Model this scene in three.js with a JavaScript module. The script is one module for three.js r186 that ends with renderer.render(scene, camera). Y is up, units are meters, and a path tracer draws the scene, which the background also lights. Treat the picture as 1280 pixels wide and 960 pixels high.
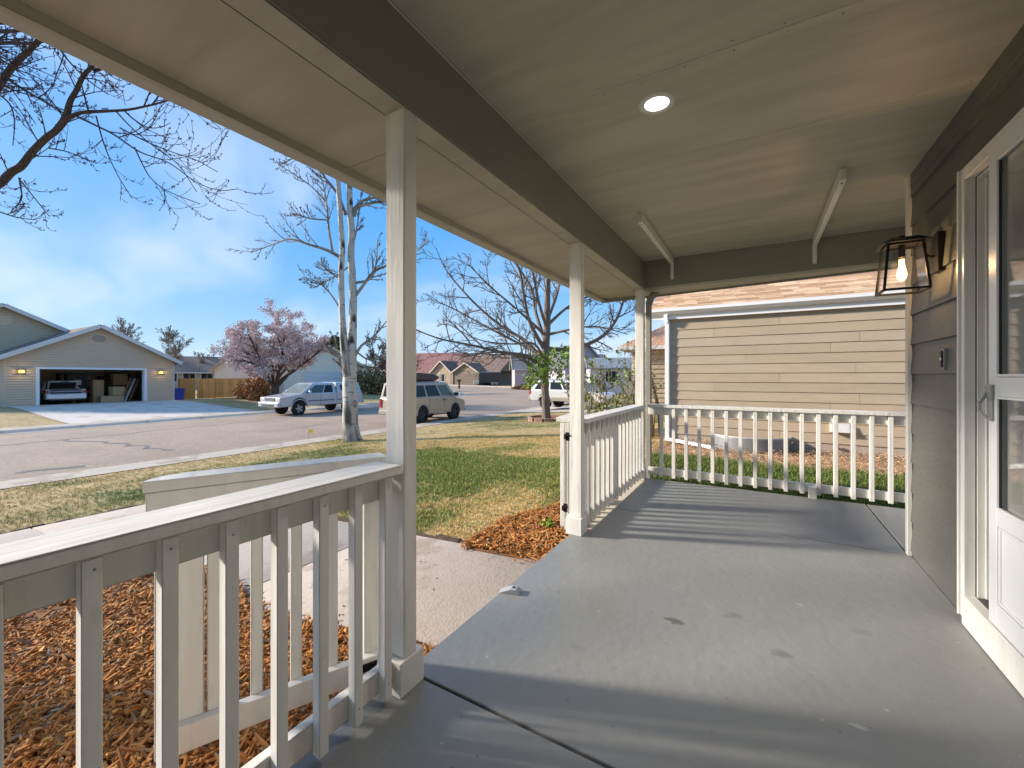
import * as THREE from 'three';
import { RoundedBoxGeometry } from 'three/addons/geometries/RoundedBoxGeometry.js';
import { mergeGeometries, toCreasedNormals } from 'three/addons/utils/BufferGeometryUtils.js';

// ---------------------------------------------------------------- camera, sky, sun, exposure
const scene = new THREE.Scene();
const YAW = Math.atan(308 / 525);                      // the porch runs along -z, the street lies towards -x
const camera = new THREE.PerspectiveCamera(2 * Math.atan(480 / 525) * 180 / Math.PI, 4 / 3, 0.05, 1500);
camera.position.set(0, 1.3, 0);
camera.rotation.set(0, YAW, 0);
camera.setViewOffset(1280, 960, 0, 9, 1280, 960);      // a little lens shift
scene.add(camera);
const renderer = new THREE.WebGLRenderer({ antialias: true });
renderer.setSize(1024, 768);
renderer.toneMapping = THREE.LinearToneMapping;
renderer.toneMappingExposure = 3.35;
renderer.shadowMap.enabled = true;
const SUN = new THREE.Vector3(-0.93, 0.41, 0.36).normalize();
const sun = new THREE.DirectionalLight(new THREE.Color(1, 0.90, 0.79), 2.45);
sun.position.copy(SUN).multiplyScalar(60).add(new THREE.Vector3(-8, 0, -12));
sun.target.position.set(-8, 0, -12);
sun.castShadow = true; sun.shadow.radius = 9;
sun.shadow.mapSize.set(4096, 4096);
Object.assign(sun.shadow.camera, { left: -45, right: 45, top: 45, bottom: -45, near: 1, far: 160 });
scene.add(sun, sun.target);

// ---------------------------------------------------------------- noise
function mulberry(a) { return () => { a |= 0; a = a + 0x6D2B79F5 | 0; let t = Math.imul(a ^ a >>> 15, 1 | a); t = t + Math.imul(t ^ t >>> 7, 61 | t) ^ t; return ((t ^ t >>> 14) >>> 0) / 4294967296; }; }
const R = mulberry(20240);
const rr = (a, b) => a + (b - a) * R();
const clamp = (v, a = 0, b = 1) => Math.min(b, Math.max(a, v));
const sstep = (a, b, v) => { const t = clamp((v - a) / (b - a)); return t * t * (3 - 2 * t); };
const lerp = (a, b, t) => a + (b - a) * t;
function hash2(x, y, s) { let h = Math.imul(x, 374761393) + Math.imul(y, 668265263) + Math.imul(s, 974711) | 0; h = Math.imul(h ^ h >>> 13, 1274126177); return ((h ^ h >>> 16) >>> 0) / 4294967296; }
function vnoise(x, y, s = 0, px = 0, py = 0) {         // value noise; px, py are periods
  const xi = Math.floor(x), yi = Math.floor(y), fx = x - xi, fy = y - yi;
  const w = (i, p) => p ? ((i % p) + p) % p : i;
  const u = fx * fx * (3 - 2 * fx), v = fy * fy * (3 - 2 * fy);
  const a = hash2(w(xi, px), w(yi, py), s), b = hash2(w(xi + 1, px), w(yi, py), s), c = hash2(w(xi, px), w(yi + 1, py), s), d = hash2(w(xi + 1, px), w(yi + 1, py), s);
  return a + (b - a) * u + (c - a) * v + (a - b - c + d) * u * v;
}
function fbm(x, y, o = 4, s = 0, px = 0, py = 0) { let t = 0, a = 0.5, n = 0; for (let i = 0; i < o; i++) { t += a * vnoise(x, y, s + i * 17, px, py); n += a; a *= 0.5; x *= 2; y *= 2; px *= 2; py *= 2; } return t / n; }

// ---------------------------------------------------------------- sky
{
  const W = 1536, Hh = 768, d = new Float32Array(W * Hh * 4);
  for (let j = 0; j < Hh; j++) for (let i = 0; i < W; i++) {
    const el = ((j + 0.5) / Hh - 0.5) * Math.PI, az = ((i + 0.5) / W - 0.5) * 2 * Math.PI;
    const y = Math.sin(el), x = Math.cos(el) * Math.cos(az), z = Math.cos(el) * Math.sin(az);
    const e = Math.max(0, y);
    const k = Math.pow(1 - e, 3.2), k2 = Math.pow(1 - e, 11);
    let c = [lerp(0.024, 0.11, k), lerp(0.133, 0.25, k), lerp(0.35, 0.365, k)];
    c = [lerp(c[0], 0.32, k2 * 0.8), lerp(c[1], 0.35, k2 * 0.8), lerp(c[2], 0.37, k2 * 0.8)];
    const mu = x * SUN.x + y * SUN.y + z * SUN.z;
    const g = 0.10 * Math.pow(clamp(mu), 6) + 0.6 * Math.pow(clamp(mu), 90);
    c = [c[0] + g * 1.0, c[1] + g * 0.92, c[2] + g * 0.78];
    if (y > 0) {                                       // wispy cirrus: noise on a plane far up, stretched
      const q = 1 / (y + 0.16), px = x * q, pz = z * q;
      const wx = px + 0.7 * fbm(px * 0.8, pz * 0.8, 3, 5), wz = pz + 0.7 * fbm(px * 0.8 + 9, pz * 0.8, 3, 8);
      let n = fbm(wx * 0.55 + wz * 0.35 + 4.3, wz * 1.5 - wx * 0.5, 6, 11);
      n = sstep(0.45, 0.88, n) * 0.50 + sstep(0.5, 0.9, fbm(wx * 0.5 + 3, wz * 1.1 + 2, 6, 31)) * 0.35;
      n = clamp(n) * sstep(0.0, 0.10, y);
      c = [lerp(c[0], 0.37, n), lerp(c[1], 0.385, n), lerp(c[2], 0.40, n)];
    } else { const t = sstep(0, -0.1, y); c = [lerp(c[0], 0.2, t), lerp(c[1], 0.18, t), lerp(c[2], 0.15, t)]; }
    const o = (j * W + i) * 4; d[o] = c[0]; d[o + 1] = c[1]; d[o + 2] = c[2]; d[o + 3] = 1;
  }
  const sky = new THREE.DataTexture(d, W, Hh, THREE.RGBAFormat, THREE.FloatType);
  sky.mapping = THREE.EquirectangularReflectionMapping; sky.magFilter = THREE.LinearFilter; sky.minFilter = THREE.LinearFilter; sky.needsUpdate = true;
  scene.background = sky; scene.environment = sky;
  scene.backgroundIntensity = 0.84; scene.environmentIntensity = 0.84;
}

// ---------------------------------------------------------------- helpers
const used = {};
function numbered(n) { const k = used[n] = (used[n] ?? -1) + 1; return k ? n + '_' + String(k).padStart(3, '0') : n; }
function tag(o, label, category, group, kind) { if (label) o.userData.label = label; if (category) o.userData.category = category; if (group) o.userData.group = group; if (kind) o.userData.kind = kind; return o; }
function thing(name, label, category, [x, y, z] = [0, 0, 0], turn = 0, group) { const o = new THREE.Group(); o.name = numbered(name); o.position.set(x, y, z); o.rotation.y = turn; scene.add(o); return tag(o, label, category, group); }
function part(parent, name, geo, mat, label, kind) {
  const g = Array.isArray(geo) ? (geo.length === 1 ? geo[0] : merge(geo)) : geo;
  const m = new THREE.Mesh(g, mat); m.name = name; m.castShadow = m.receiveShadow = true; parent.add(m);
  if (label) m.userData.label = label; if (kind) m.userData.kind = kind; return m;
}
function structure(name, geo, mat, kind = 'structure') { const m = part(scene, numbered(name), geo, mat); m.userData.kind = kind; return m; }
function copyOf(o, pos, turn, label, group) { const c = o.clone(); c.name = numbered(o.name.replace(/_\d{3}$/, '')); scene.add(c); if (pos) c.position.set(...pos); if (turn !== undefined) c.rotation.y = turn; c.userData = { ...o.userData }; if (label) c.userData.label = label; if (group) c.userData.group = group; return c; }
const needs = (g) => { const n = g.index ? g.toNonIndexed() : g; for (const k of Object.keys(n.attributes)) if (!['position', 'normal', 'uv'].includes(k)) n.deleteAttribute(k); return n; };
function merge(list) { return mergeGeometries(list.map(needs), false); }
function boxUV(g, s = 1) {                             // uv in metres from the dominant normal
  g = needs(g); const p = g.attributes.position, n = g.attributes.normal, uv = new Float32Array(p.count * 2);
  for (let i = 0; i < p.count; i++) {
    const ax = Math.abs(n.getX(i)), ay = Math.abs(n.getY(i)), az = Math.abs(n.getZ(i));
    let u, v; if (ay >= ax && ay >= az) { u = p.getX(i); v = p.getZ(i); } else if (ax >= az) { u = p.getZ(i); v = p.getY(i); } else { u = p.getX(i); v = p.getY(i); }
    uv[i * 2] = u * s; uv[i * 2 + 1] = v * s;
  }
  g.setAttribute('uv', new THREE.BufferAttribute(uv, 2)); return g;
}
// box by its extents; r > 0 rounds its edges
function box(x0, x1, y0, y1, z0, z1, r = 0) {
  const w = Math.abs(x1 - x0), h = Math.abs(y1 - y0), d = Math.abs(z1 - z0);
  const g = r ? new RoundedBoxGeometry(w, h, d, 1, Math.min(r, w / 2.1, h / 2.1, d / 2.1)) : new THREE.BoxGeometry(w, h, d);
  g.translate((x0 + x1) / 2, (y0 + y1) / 2, (z0 + z1) / 2); return boxUV(g);
}
function cyl(r0, r1, h, x, y, z, seg = 14, axis = 'y', open = false) { const g = new THREE.CylinderGeometry(r1, r0, h, seg, 1, open); if (axis === 'x') g.rotateZ(Math.PI / 2); if (axis === 'z') g.rotateX(Math.PI / 2); g.translate(x, y, z); return needs(g); }
function quad(a, b, c, d) { const g = new THREE.BufferGeometry(); g.setAttribute('position', new THREE.Float32BufferAttribute([...a, ...b, ...c, ...a, ...c, ...d], 3)); g.computeVertexNormals(); g.setAttribute('uv', new THREE.Float32BufferAttribute([0, 0, 1, 0, 1, 1, 0, 0, 1, 1, 0, 1], 2)); return g; }
// polygon (list of [x,y]) pushed along z from z0 to z1
function prism(pts, z0, z1, bevel = 0) {
  const s = new THREE.Shape(pts.map((p) => new THREE.Vector2(p[0], p[1])));
  const g = new THREE.ExtrudeGeometry(s, { depth: Math.max(0.001, z1 - z0 - 2 * bevel), bevelEnabled: bevel > 0, bevelThickness: bevel, bevelSize: bevel * 0.7, bevelOffset: -bevel * 0.7, bevelSegments: 2, steps: 1, curveSegments: 8 });
  g.translate(0, 0, z0 + bevel); return boxUV(g);
}
// a bar of section w x h between two points
function bar(a, b, w, h, r = 0) {
  const A = new THREE.Vector3(...a), B = new THREE.Vector3(...b), L = A.distanceTo(B);
  const g = r ? new RoundedBoxGeometry(w, h, L, 1, r) : new THREE.BoxGeometry(w, h, L);
  const m = new THREE.Matrix4().lookAt(B, A, Math.abs(B.y - A.y) > 0.99 * L ? new THREE.Vector3(0, 0, 1) : new THREE.Vector3(0, 1, 0));
  const gg = boxUV(g); gg.applyMatrix4(m); gg.translate((A.x + B.x) / 2, (A.y + B.y) / 2, (A.z + B.z) / 2); return gg;
}
// a point seen at picture position (u, v) of the 1280 x 960 view, at that depth: used to survey where things stand
const SY = Math.sin(YAW), CY = Math.cos(YAW);
function at(u, v, d) { const a = (u - 640) / 525, b = (471 - v) / 525; return [(-SY + CY * a) * d, 1.3 + b * d, (-CY - SY * a) * d]; }

// ---------------------------------------------------------------- textures
const std = (o) => new THREE.MeshStandardMaterial({ roughness: 0.8, ...o });
const rgb = (r, g, b) => new THREE.Color().setRGB(r, g, b);
function tex(w, h, f, srgb, repeat = [1, 1]) {        // f(u, v) -> [r, g, b] linear 0..1 or a grey
  const d = new Uint8Array(w * h * 4); const enc = (x) => { x = clamp(x); return Math.round(255 * (srgb ? (x <= 0.0031308 ? 12.92 * x : 1.055 * Math.pow(x, 1 / 2.4) - 0.055) : x)); };
  for (let j = 0; j < h; j++) for (let i = 0; i < w; i++) { const c = f((i + 0.5) / w, (j + 0.5) / h); const o = (j * w + i) * 4; if (typeof c === 'number') { d[o] = d[o + 1] = d[o + 2] = enc(c); } else { d[o] = enc(c[0]); d[o + 1] = enc(c[1]); d[o + 2] = enc(c[2]); } d[o + 3] = 255; }
  const t = new THREE.DataTexture(d, w, h, THREE.RGBAFormat); t.magFilter = THREE.LinearFilter; t.minFilter = THREE.LinearMipmapLinearFilter; t.generateMipmaps = true;
  t.wrapS = t.wrapT = THREE.RepeatWrapping; t.repeat.set(...repeat); if (srgb) t.colorSpace = THREE.SRGBColorSpace; t.needsUpdate = true; return t;
}
const mixc = (a, b, t) => [lerp(a[0], b[0], t), lerp(a[1], b[1], t), lerp(a[2], b[2], t)];
// painted wood: brushed grain along v
const woodTone = tex(256, 512, (u, v) => { const n = fbm(u * 24, v * 3, 4, 3, 24, 3), m = fbm(u * 4, v * 4, 4, 9, 4, 4); const s = sstep(0.71, 0.78, fbm(u * 30, v * 14, 3, 77, 30, 14)); const k = 0.84 + 0.16 * n - 0.05 * sstep(0.5, 0.8, m) - 0.07 * s; return [k, k * 0.99, k * (0.97 - 0.03 * m)]; }, true, [1.1, 0.55]);
const woodBump = tex(256, 512, (u, v) => 0.6 * fbm(u * 40, v * 3, 4, 4, 40, 3) + 0.4 * fbm(u * 16, v * 16, 3, 5, 16, 16), false, [1.1, 0.55]);
const white = std({ color: rgb(0.80, 0.78, 0.735), map: woodTone, bumpMap: woodBump, bumpScale: 0.005, roughness: 0.55 });
const trimWhite = std({ color: rgb(0.72, 0.71, 0.685), map: woodTone, bumpMap: woodBump, bumpScale: 0.0012, roughness: 0.4 });
const doorWhite = std({ color: rgb(0.70, 0.705, 0.70), roughness: 0.35, map: tex(256, 256, (u, v) => 0.94 + 0.06 * fbm(u * 5, v * 5, 4, 21, 5, 5), true) });
// olive siding and ceiling paint
const emboss = tex(512, 512, (u, v) => { const w = fbm(u * 5, v * 5, 3, 33, 5, 5); return 0.55 * fbm(u * 6 + w, v * 70 + w * 5, 4, 14, 6, 70) + 0.45 * fbm(u * 12, v * 24, 4, 15, 12, 24); }, false, [0.9, 0.9]);
const oliveTone = tex(512, 512, (u, v) => { const n = fbm(u * 4, v * 10, 5, 40, 4, 10), m = fbm(u * 2, v * 3, 4, 41, 2, 3); const k = 0.86 + 0.14 * n; return [k * (0.95 + 0.06 * m), k * 0.97, k * (0.93 + 0.1 * (1 - m))]; }, true, [0.55, 0.55]);
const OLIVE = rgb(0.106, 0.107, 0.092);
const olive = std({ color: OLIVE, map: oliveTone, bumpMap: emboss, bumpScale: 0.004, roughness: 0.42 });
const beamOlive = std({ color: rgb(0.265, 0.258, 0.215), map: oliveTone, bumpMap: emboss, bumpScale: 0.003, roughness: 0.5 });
const plyTone = tex(1024, 1024, (u, v) => { const w = 0.25 * fbm(u * 3, v * 6, 3, 50, 3, 6); const n = fbm(u * 3, v * 30 + w * 8, 5, 51, 3, 30), m = fbm(u * 2, v * 4, 4, 52, 2, 4); const k = 0.58 + 0.38 * n + 0.22 * m; return [k, k * 0.98, k * (0.95 - 0.05 * m)]; }, true, [0.4, 0.4]);
const plyBump = tex(1024, 1024, (u, v) => { const w = fbm(u * 4, v * 8, 3, 55, 4, 8); return 0.5 * fbm(u * 4, v * 44 + w * 3, 4, 56, 4, 44) + 0.5 * fbm(u * 8, v * 12, 4, 57, 8, 12); }, false, [0.4, 0.4]);
const ceilingPaint = std({ color: rgb(0.46, 0.445, 0.385), map: plyTone, bumpMap: plyBump, bumpScale: 0.008, roughness: 0.5 });
const soffitPaint = std({ color: rgb(0.42, 0.40, 0.345), map: plyTone, bumpMap: plyBump, bumpScale: 0.004, roughness: 0.5 });
// porch floor paint, mapped once over the slab (x -1.35 .. 2.2, z -5.55 .. 3)
const chips = [[-0.39, -2.37, 0.062, 0.03, 0.85, 0.8], [-0.12, -2.58, 0.06, 0.045, 0.4, 0.2], [0.09, -2.34, 0.06, 0.04, 0.5, 0.1], [-1.0, -3.3, 0.07, 0.05, 0.25, 0.4], [0.45, -2.75, 0.05, 0.03, 0.25, 0.4], [-0.75, -1.9, 0.05, 0.04, 0.2, 0.1], [0.32, -2.0, 0.03, 0.012, -0.8, 0.7], [0.2, -2.9, 0.02, 0.012, -0.6, 0.7]];
const specks = Array.from({ length: 300 }, () => [rr(-1.3, 0.95), rr(-5.4, -0.6), Math.pow(R(), 3) * 0.006 + 0.0022, R() < 0.55 ? 1 : -1]);
const scuffs = Array.from({ length: 60 }, () => [rr(-1.2, 0.9), rr(-5, -0.8), rr(0, 3.14), rr(0.04, 0.16)]);
const FX0 = -1.35, FX1 = 2.25, FZ0 = -5.56, FZ1 = 3;
const floorTone = (() => {
  const W = 1024, Hh = 2048, base = new Float32Array(W * Hh * 3);
  const toPx = (x, z) => [(x - FX0) / (FX1 - FX0) * W, (z - FZ0) / (FZ1 - FZ0) * Hh];
  for (let j = 0; j < Hh; j++) for (let i = 0; i < W; i++) {
    const x = FX0 + (i + 0.5) / W * (FX1 - FX0), z = FZ0 + (j + 0.5) / Hh * (FZ1 - FZ0);
    const a = fbm(x * 1.1 + 3, z * 1.3, 5, 61), b = fbm(x * 5 + z, z * 1.8, 4, 62), c = fbm(x * 26, z * 26, 3, 63);
    let k = 0.80 + 0.20 * a + 0.09 * b + 0.05 * c;
    let col = [k * 0.985, k, k * 0.995];
    const green = sstep(0.55, 0.75, fbm(x * 2.2 + 20, z * 2.2, 4, 64)) * 0.3; col = mixc(col, [k * 0.92, k * 0.95, k * 0.80], green);
    const o = (j * W + i) * 3; base[o] = col[0]; base[o + 1] = col[1]; base[o + 2] = col[2];
  }
  const blot = (x, z, rx, rz, amt, edge, seed) => {
    const [cx, cy] = toPx(x, z), sx = W / (FX1 - FX0), sy = Hh / (FZ1 - FZ0), m = 1.8;
    for (let j = Math.floor(cy - rz * sy * m); j <= cy + rz * sy * m; j++) for (let i = Math.floor(cx - rx * sx * m); i <= cx + rx * sx * m; i++) {
      if (i < 0 || j < 0 || i >= W || j >= Hh) continue;
      const dx = (i - cx) / (rx * sx), dy = (j - cy) / (rz * sy); const r = Math.hypot(dx, dy) + 0.9 * (fbm(dx * 1.6 + seed * 7, dy * 1.6, 4, 65 + seed) - 0.5);
      const t = sstep(1, 1 - 0.7 + edge * 0.6, r) * Math.abs(amt); const o = (j * W + i) * 3; const tc = amt > 0 ? [0.46, 0.46, 0.36] : [1.9, 1.9, 1.8];
      for (let q = 0; q < 3; q++) base[o + q] = lerp(base[o + q], tc[q] * 0.9, t);
    }
  };
  chips.forEach((c, i) => blot(...c, i)); specks.forEach((s, i) => blot(s[0], s[1], s[2], s[2] * 0.9, s[3] > 0 ? 0.6 : -0.7, 0.8, i % 9));
  for (const [x, z, a, L] of scuffs) for (let t = 0; t < L; t += 0.004) blot(x + Math.cos(a) * t, z + Math.sin(a) * t, 0.004, 0.004, -0.10, 0.5, 3);
  return tex(W, Hh, (u, v) => { const o = (Math.min(Hh - 1, Math.floor(v * Hh)) * W + Math.min(W - 1, Math.floor(u * W))) * 3; return [base[o] * 0.5, base[o + 1] * 0.5, base[o + 2] * 0.5]; }, true);
})();
const floorRough = tex(512, 512, (u, v) => 0.32 + 0.34 * fbm(u * 6, v * 6, 5, 66, 6, 6), false, [1, 2]);
const floorBump = tex(512, 512, (u, v) => 0.6 * fbm(u * 10, v * 10, 5, 67, 10, 10) + 0.4 * fbm(u * 60, v * 60, 2, 68, 60, 60), false, [2, 4]);
const floorPaint = std({ color: rgb(0.45, 0.452, 0.435), map: floorTone, roughnessMap: floorRough, roughness: 1, bumpMap: floorBump, bumpScale: 0.004 });
// concrete, asphalt, soil
const conc = (a, b, s) => tex(1024, 1024, (u, v) => { const n = fbm(u * 6, v * 6, 6, s, 6, 6), f = fbm(u * 120, v * 120, 2, s + 1, 120, 120), st = sstep(0.56, 0.72, fbm(u * 4, v * 4, 5, s + 2, 4, 4)); const pit = sstep(0.70, 0.80, fbm(u * 44, v * 44, 3, s + 3, 44, 44)) * sstep(0.42, 0.62, fbm(u * 3, v * 3, 4, s + 4, 3, 3)); let c = mixc(a, b, clamp(n * 1.1 - 0.1)); c = mixc(c, [b[0] * 0.74, b[1] * 0.66, b[2] * 0.56], st * 0.75); const k = (0.93 + 0.14 * f) * (1 - 0.32 * pit); return [c[0] * k, c[1] * k, c[2] * k]; }, true, [0.45, 0.45]);
const concBump = tex(512, 512, (u, v) => 0.5 * fbm(u * 14, v * 14, 5, 90, 14, 14) + 0.5 * fbm(u * 90, v * 90, 2, 91, 90, 90), false, [1, 1]);
const walkConcrete = std({ map: conc([0.50, 0.42, 0.345], [0.40, 0.33, 0.265], 100), bumpMap: concBump, bumpScale: 0.004, roughness: 0.9 });
const kerbConcrete = std({ map: conc([0.52, 0.43, 0.335], [0.42, 0.345, 0.265], 120), bumpMap: concBump, bumpScale: 0.004, roughness: 0.9 });
const driveConcrete = std({ map: conc([0.63, 0.545, 0.455], [0.54, 0.47, 0.39], 140), bumpMap: concBump, bumpScale: 0.004, roughness: 0.9 });
const asphalt = std({ map: tex(1024, 1024, (u, v) => { const n = fbm(u * 5, v * 5, 5, 160, 5, 5), g = fbm(u * 200, v * 200, 2, 161, 200, 200), l = fbm(u * 2, v * 9, 4, 162, 2, 9); const k = 0.62 + 0.25 * n + 0.5 * (g - 0.5) + 0.22 * l; return [0.395 * k, 0.283 * k, 0.198 * k]; }, true, [0.125, 0.125]), roughness: 0.92, bumpMap: concBump, bumpScale: 0.006 });
const tar = std({ color: rgb(0.17, 0.145, 0.125), roughness: 0.6 });
const soilMap = tex(512, 512, (u, v) => { const n = fbm(u * 18, v * 18, 5, 170, 18, 18), m = fbm(u * 70, v * 70, 2, 171, 70, 70); return 0.5 + 0.6 * (n - 0.5) + 0.6 * (m - 0.5) + 0.25; }, true, [0.5, 0.5]);
const lawnGround = std({ vertexColors: true, map: soilMap, roughness: 1, bumpMap: concBump, bumpScale: 0.02 });
const mulchSoil = std({ color: rgb(0.26, 0.11, 0.035), map: soilMap, roughness: 1 });
const dark = std({ color: rgb(0.012, 0.012, 0.013), roughness: 0.6 });
const blackMetal = std({ color: rgb(0.022, 0.02, 0.02), roughness: 0.42, metalness: 0.6 });
const greyMetal = std({ color: rgb(0.24, 0.25, 0.26), roughness: 0.4, metalness: 0.5 });
const glass = new THREE.MeshPhysicalMaterial({ color: 0xffffff, transmission: 1, thickness: 0, roughness: 0.02, ior: 1.5 });
const carGlass = new THREE.MeshPhysicalMaterial({ color: rgb(0.02, 0.026, 0.028), roughness: 0.08, ior: 1.4 });

// ================================================================ the porch
const XR = -1.31;                                      // line of posts and railings
// slab in panels with open joints
{
  const g0 = thing('porch_floor', null, null); g0.userData.kind = 'structure';
  const pan = (x0, x1, z0, z1) => { const g = box(x0, x1, -0.22, 0, z0, z1, 0.006); const p = g.attributes.position, uv = g.attributes.uv; for (let i = 0; i < p.count; i++) uv.setXY(i, (p.getX(i) - FX0) / (FX1 - FX0), (p.getZ(i) - FZ0) / (FZ1 - FZ0)); part(g0, 'slab_panel', g, floorPaint); };
  pan(-1.345, 0.965, -1.365, 3.0); pan(-1.345, 0.962, -4.101, -1.379); pan(-1.345, 0.942, -5.53, -4.112); pan(0.954, 2.25, -5.53, -4.112);
  part(g0, 'edge_strip', box(-1.349, -1.222, -0.03, 0.004, -5.38, -3.40, 0.003), std({ map: conc([0.60, 0.54, 0.43], [0.44, 0.40, 0.33], 380), roughness: 0.9 }));  // bare concrete edge; the sunlit band under the railing is put into its pale colour
  part(g0, 'joint_bed', [box(-1.33, 0.95, -0.2, -0.02, -1.39, -1.35), box(-1.33, 2.2, -0.2, -0.012, -4.13, -4.09), box(0.93, 0.97, -0.2, -0.02, -5.5, -4.1)], dark);
}
// posts: sleeve and square base block
function post(z, label) {
  const t = thing('porch_post', label, 'post', [-1.304, 0, z], 0, 'porch posts');
  part(t, 'shaft', box(-0.052, 0.052, 0.142, 2.41, -0.038, 0.038, 0.006), white);
  part(t, 'base_block', box(-0.074, 0.064, 0.0, 0.142, -0.07, 0.068, 0.005), white); return t;
}
const post1 = post(-1.297, 'white square porch post nearest the camera, at the end of the near railing');
copyOf(post1, [-1.304, 0, -3.293], 0, 'white square porch post on the far side of the open gateway to the walk');
copyOf(post1, [-1.304, 0, -5.462], 0, 'white square porch post at the far corner, where two railings meet under the beam crossing');

// railings: cap, upper rail, lower rail, balusters on the inner face
function railing(label, x0, x1, z0, z1, first, step, inner, n) {
  const t = thing('porch_railing', label, 'railing', [0, 0, 0], 0, 'porch railings'); const alongZ = x1 - x0 < 0.2;
  const mid = alongZ ? (x0 + x1) / 2 : (z0 + z1) / 2;
  if (alongZ) { part(t, 'top_cap', box(mid - 0.078, mid + 0.078, 0.908, 0.946, z0, z1, 0.006), white); part(t, 'upper_rail', box(mid - 0.019, mid + 0.019, 0.815, 0.907, z0, z1, 0.004), white); part(t, 'lower_rail', box(mid - 0.019, mid + 0.019, 0.048, 0.138, z0, z1, 0.004), white); }
  else { part(t, 'top_cap', box(x0, x1, 0.908, 0.946, mid - 0.07, mid + 0.07, 0.006), white); part(t, 'upper_rail', box(x0, x1, 0.815, 0.907, mid - 0.019, mid + 0.019, 0.004), white); part(t, 'lower_rail', box(x0, x1, 0.048, 0.138, mid - 0.019, mid + 0.019, 0.004), white); }
  const pts = [[-0.019, 0.036], [0.019, 0.024], [0.019, 0.905], [-0.019, 0.905]];       // angled foot
  const nail = new THREE.SphereGeometry(0.0034, 6, 4);
  for (let i = 0; i < n; i++) {
    const c = first + step * i; let g;
    if (alongZ) { g = box(mid + 0.0192, mid + 0.0575, 0.03, 0.905, c - 0.0178, c + 0.0178, 0.004); } else g = box(c - 0.0195, c + 0.0195, 0.03, 0.905, mid + 0.0192, mid + 0.0575, 0.004);
    const b = part(t, 'baluster', g, white);
    for (const y of [0.87, 0.1]) { if (R() < 0.15) continue; const s = part(b, 'nail_head', nail, greyMetal); s.position.set(alongZ ? mid + 0.0565 : c + rr(-0.004, 0.004), y + rr(-0.01, 0.01), alongZ ? c + rr(-0.004, 0.004) : mid + 0.0565); }
  }
  return t;
}
railing('white wooden railing in the foreground, left of the near post', XR - 0.01, XR + 0.01, -1.235, 1.9, -1.178, 0.1418, 1, 22);
railing('white wooden railing between the gateway post and the far corner post', XR - 0.01, XR + 0.01, -5.40, -3.345, -3.455, -0.1416, 1, 14);
const r3 = railing('white wooden railing across the far end of the porch, facing the tan house', -1.23, 2.25, -5.60, -5.58, -1.06, 0.147, 1, 22);
part(r3, 'support_block', box(0.465, 0.535, -0.002, 0.125, -5.545, -5.475, 0.004), white);
// open gates
function gate(name, label, H, E, rnd) {
  const t = thing(name, label, 'gate', [H[0], 0, H[1]], -Math.atan2(E[1] - H[1], E[0] - H[0]), 'porch gates'); const L = Math.hypot(E[0] - H[0], E[1] - H[1]);
  // local x runs from the hinge to the free end; local -z is the face the camera sees
  const s = new THREE.Shape(); s.moveTo(0, 0.055); s.lineTo(L + 0.035, 0.052); s.quadraticCurveTo(L + 0.03, -0.03, L - 0.09, -0.055); s.lineTo(0, -0.055); s.closePath();
  const cap = new THREE.ExtrudeGeometry(s, { depth: 0.03, bevelEnabled: true, bevelThickness: 0.004, bevelSize: 0.003, bevelSegments: 2, curveSegments: 8 }); cap.rotateX(-Math.PI / 2); cap.translate(0, 0.912, 0); part(t, 'top_cap', boxUV(needs(cap)), white);
  const f = rnd;
  part(t, 'upper_rail', box(0, L + 0.03, 0.81, 0.9075, f * -0.0565, f * -0.018, 0.003), white);
  part(t, 'lower_rail', box(0, L + 0.004, -0.02, 0.075, f * -0.054, f * -0.016, 0.004), white);
  part(t, 'stile', box(L - 0.128, L + 0.012, -0.04, 0.906, f * -0.0155, f * 0.022, 0.004), white);
  part(t, 'stile', box(0.0, 0.09, 0.0, 0.905, f * -0.0155, f * 0.022, 0.004), white);
  part(t, 'batten', box(L - 0.182, L - 0.136, -0.02, 0.905, f * -0.0155, f * 0.022, 0.004), white);
  for (let x = L - 0.292; x > 0.14; x -= 0.138) part(t, 'baluster', box(x - 0.022, x + 0.019, 0.0, 0.905, f * -0.0155, f * 0.022, 0.004), white);
  for (const y of [0.76, 0.02]) { const h = part(t, 'hinge', [box(-0.05, 0.16, y, y + 0.035, f * -0.0600, f * -0.0550, 0.001), cyl(0.012, 0.012, 0.05, -0.02, y + 0.018, f * -0.06, 10)], blackMetal); }
  return t;
}
gate('porch_gate', 'white wooden gate swung open outside the near railing, with a rounded end', [-1.48, -1.36], [-1.815, -0.645], 1);
gate('porch_gate', 'white wooden gate folded back outside the far gateway post, seen edge on', [-1.462, -3.36], [-1.60, -4.22], -1);
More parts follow.
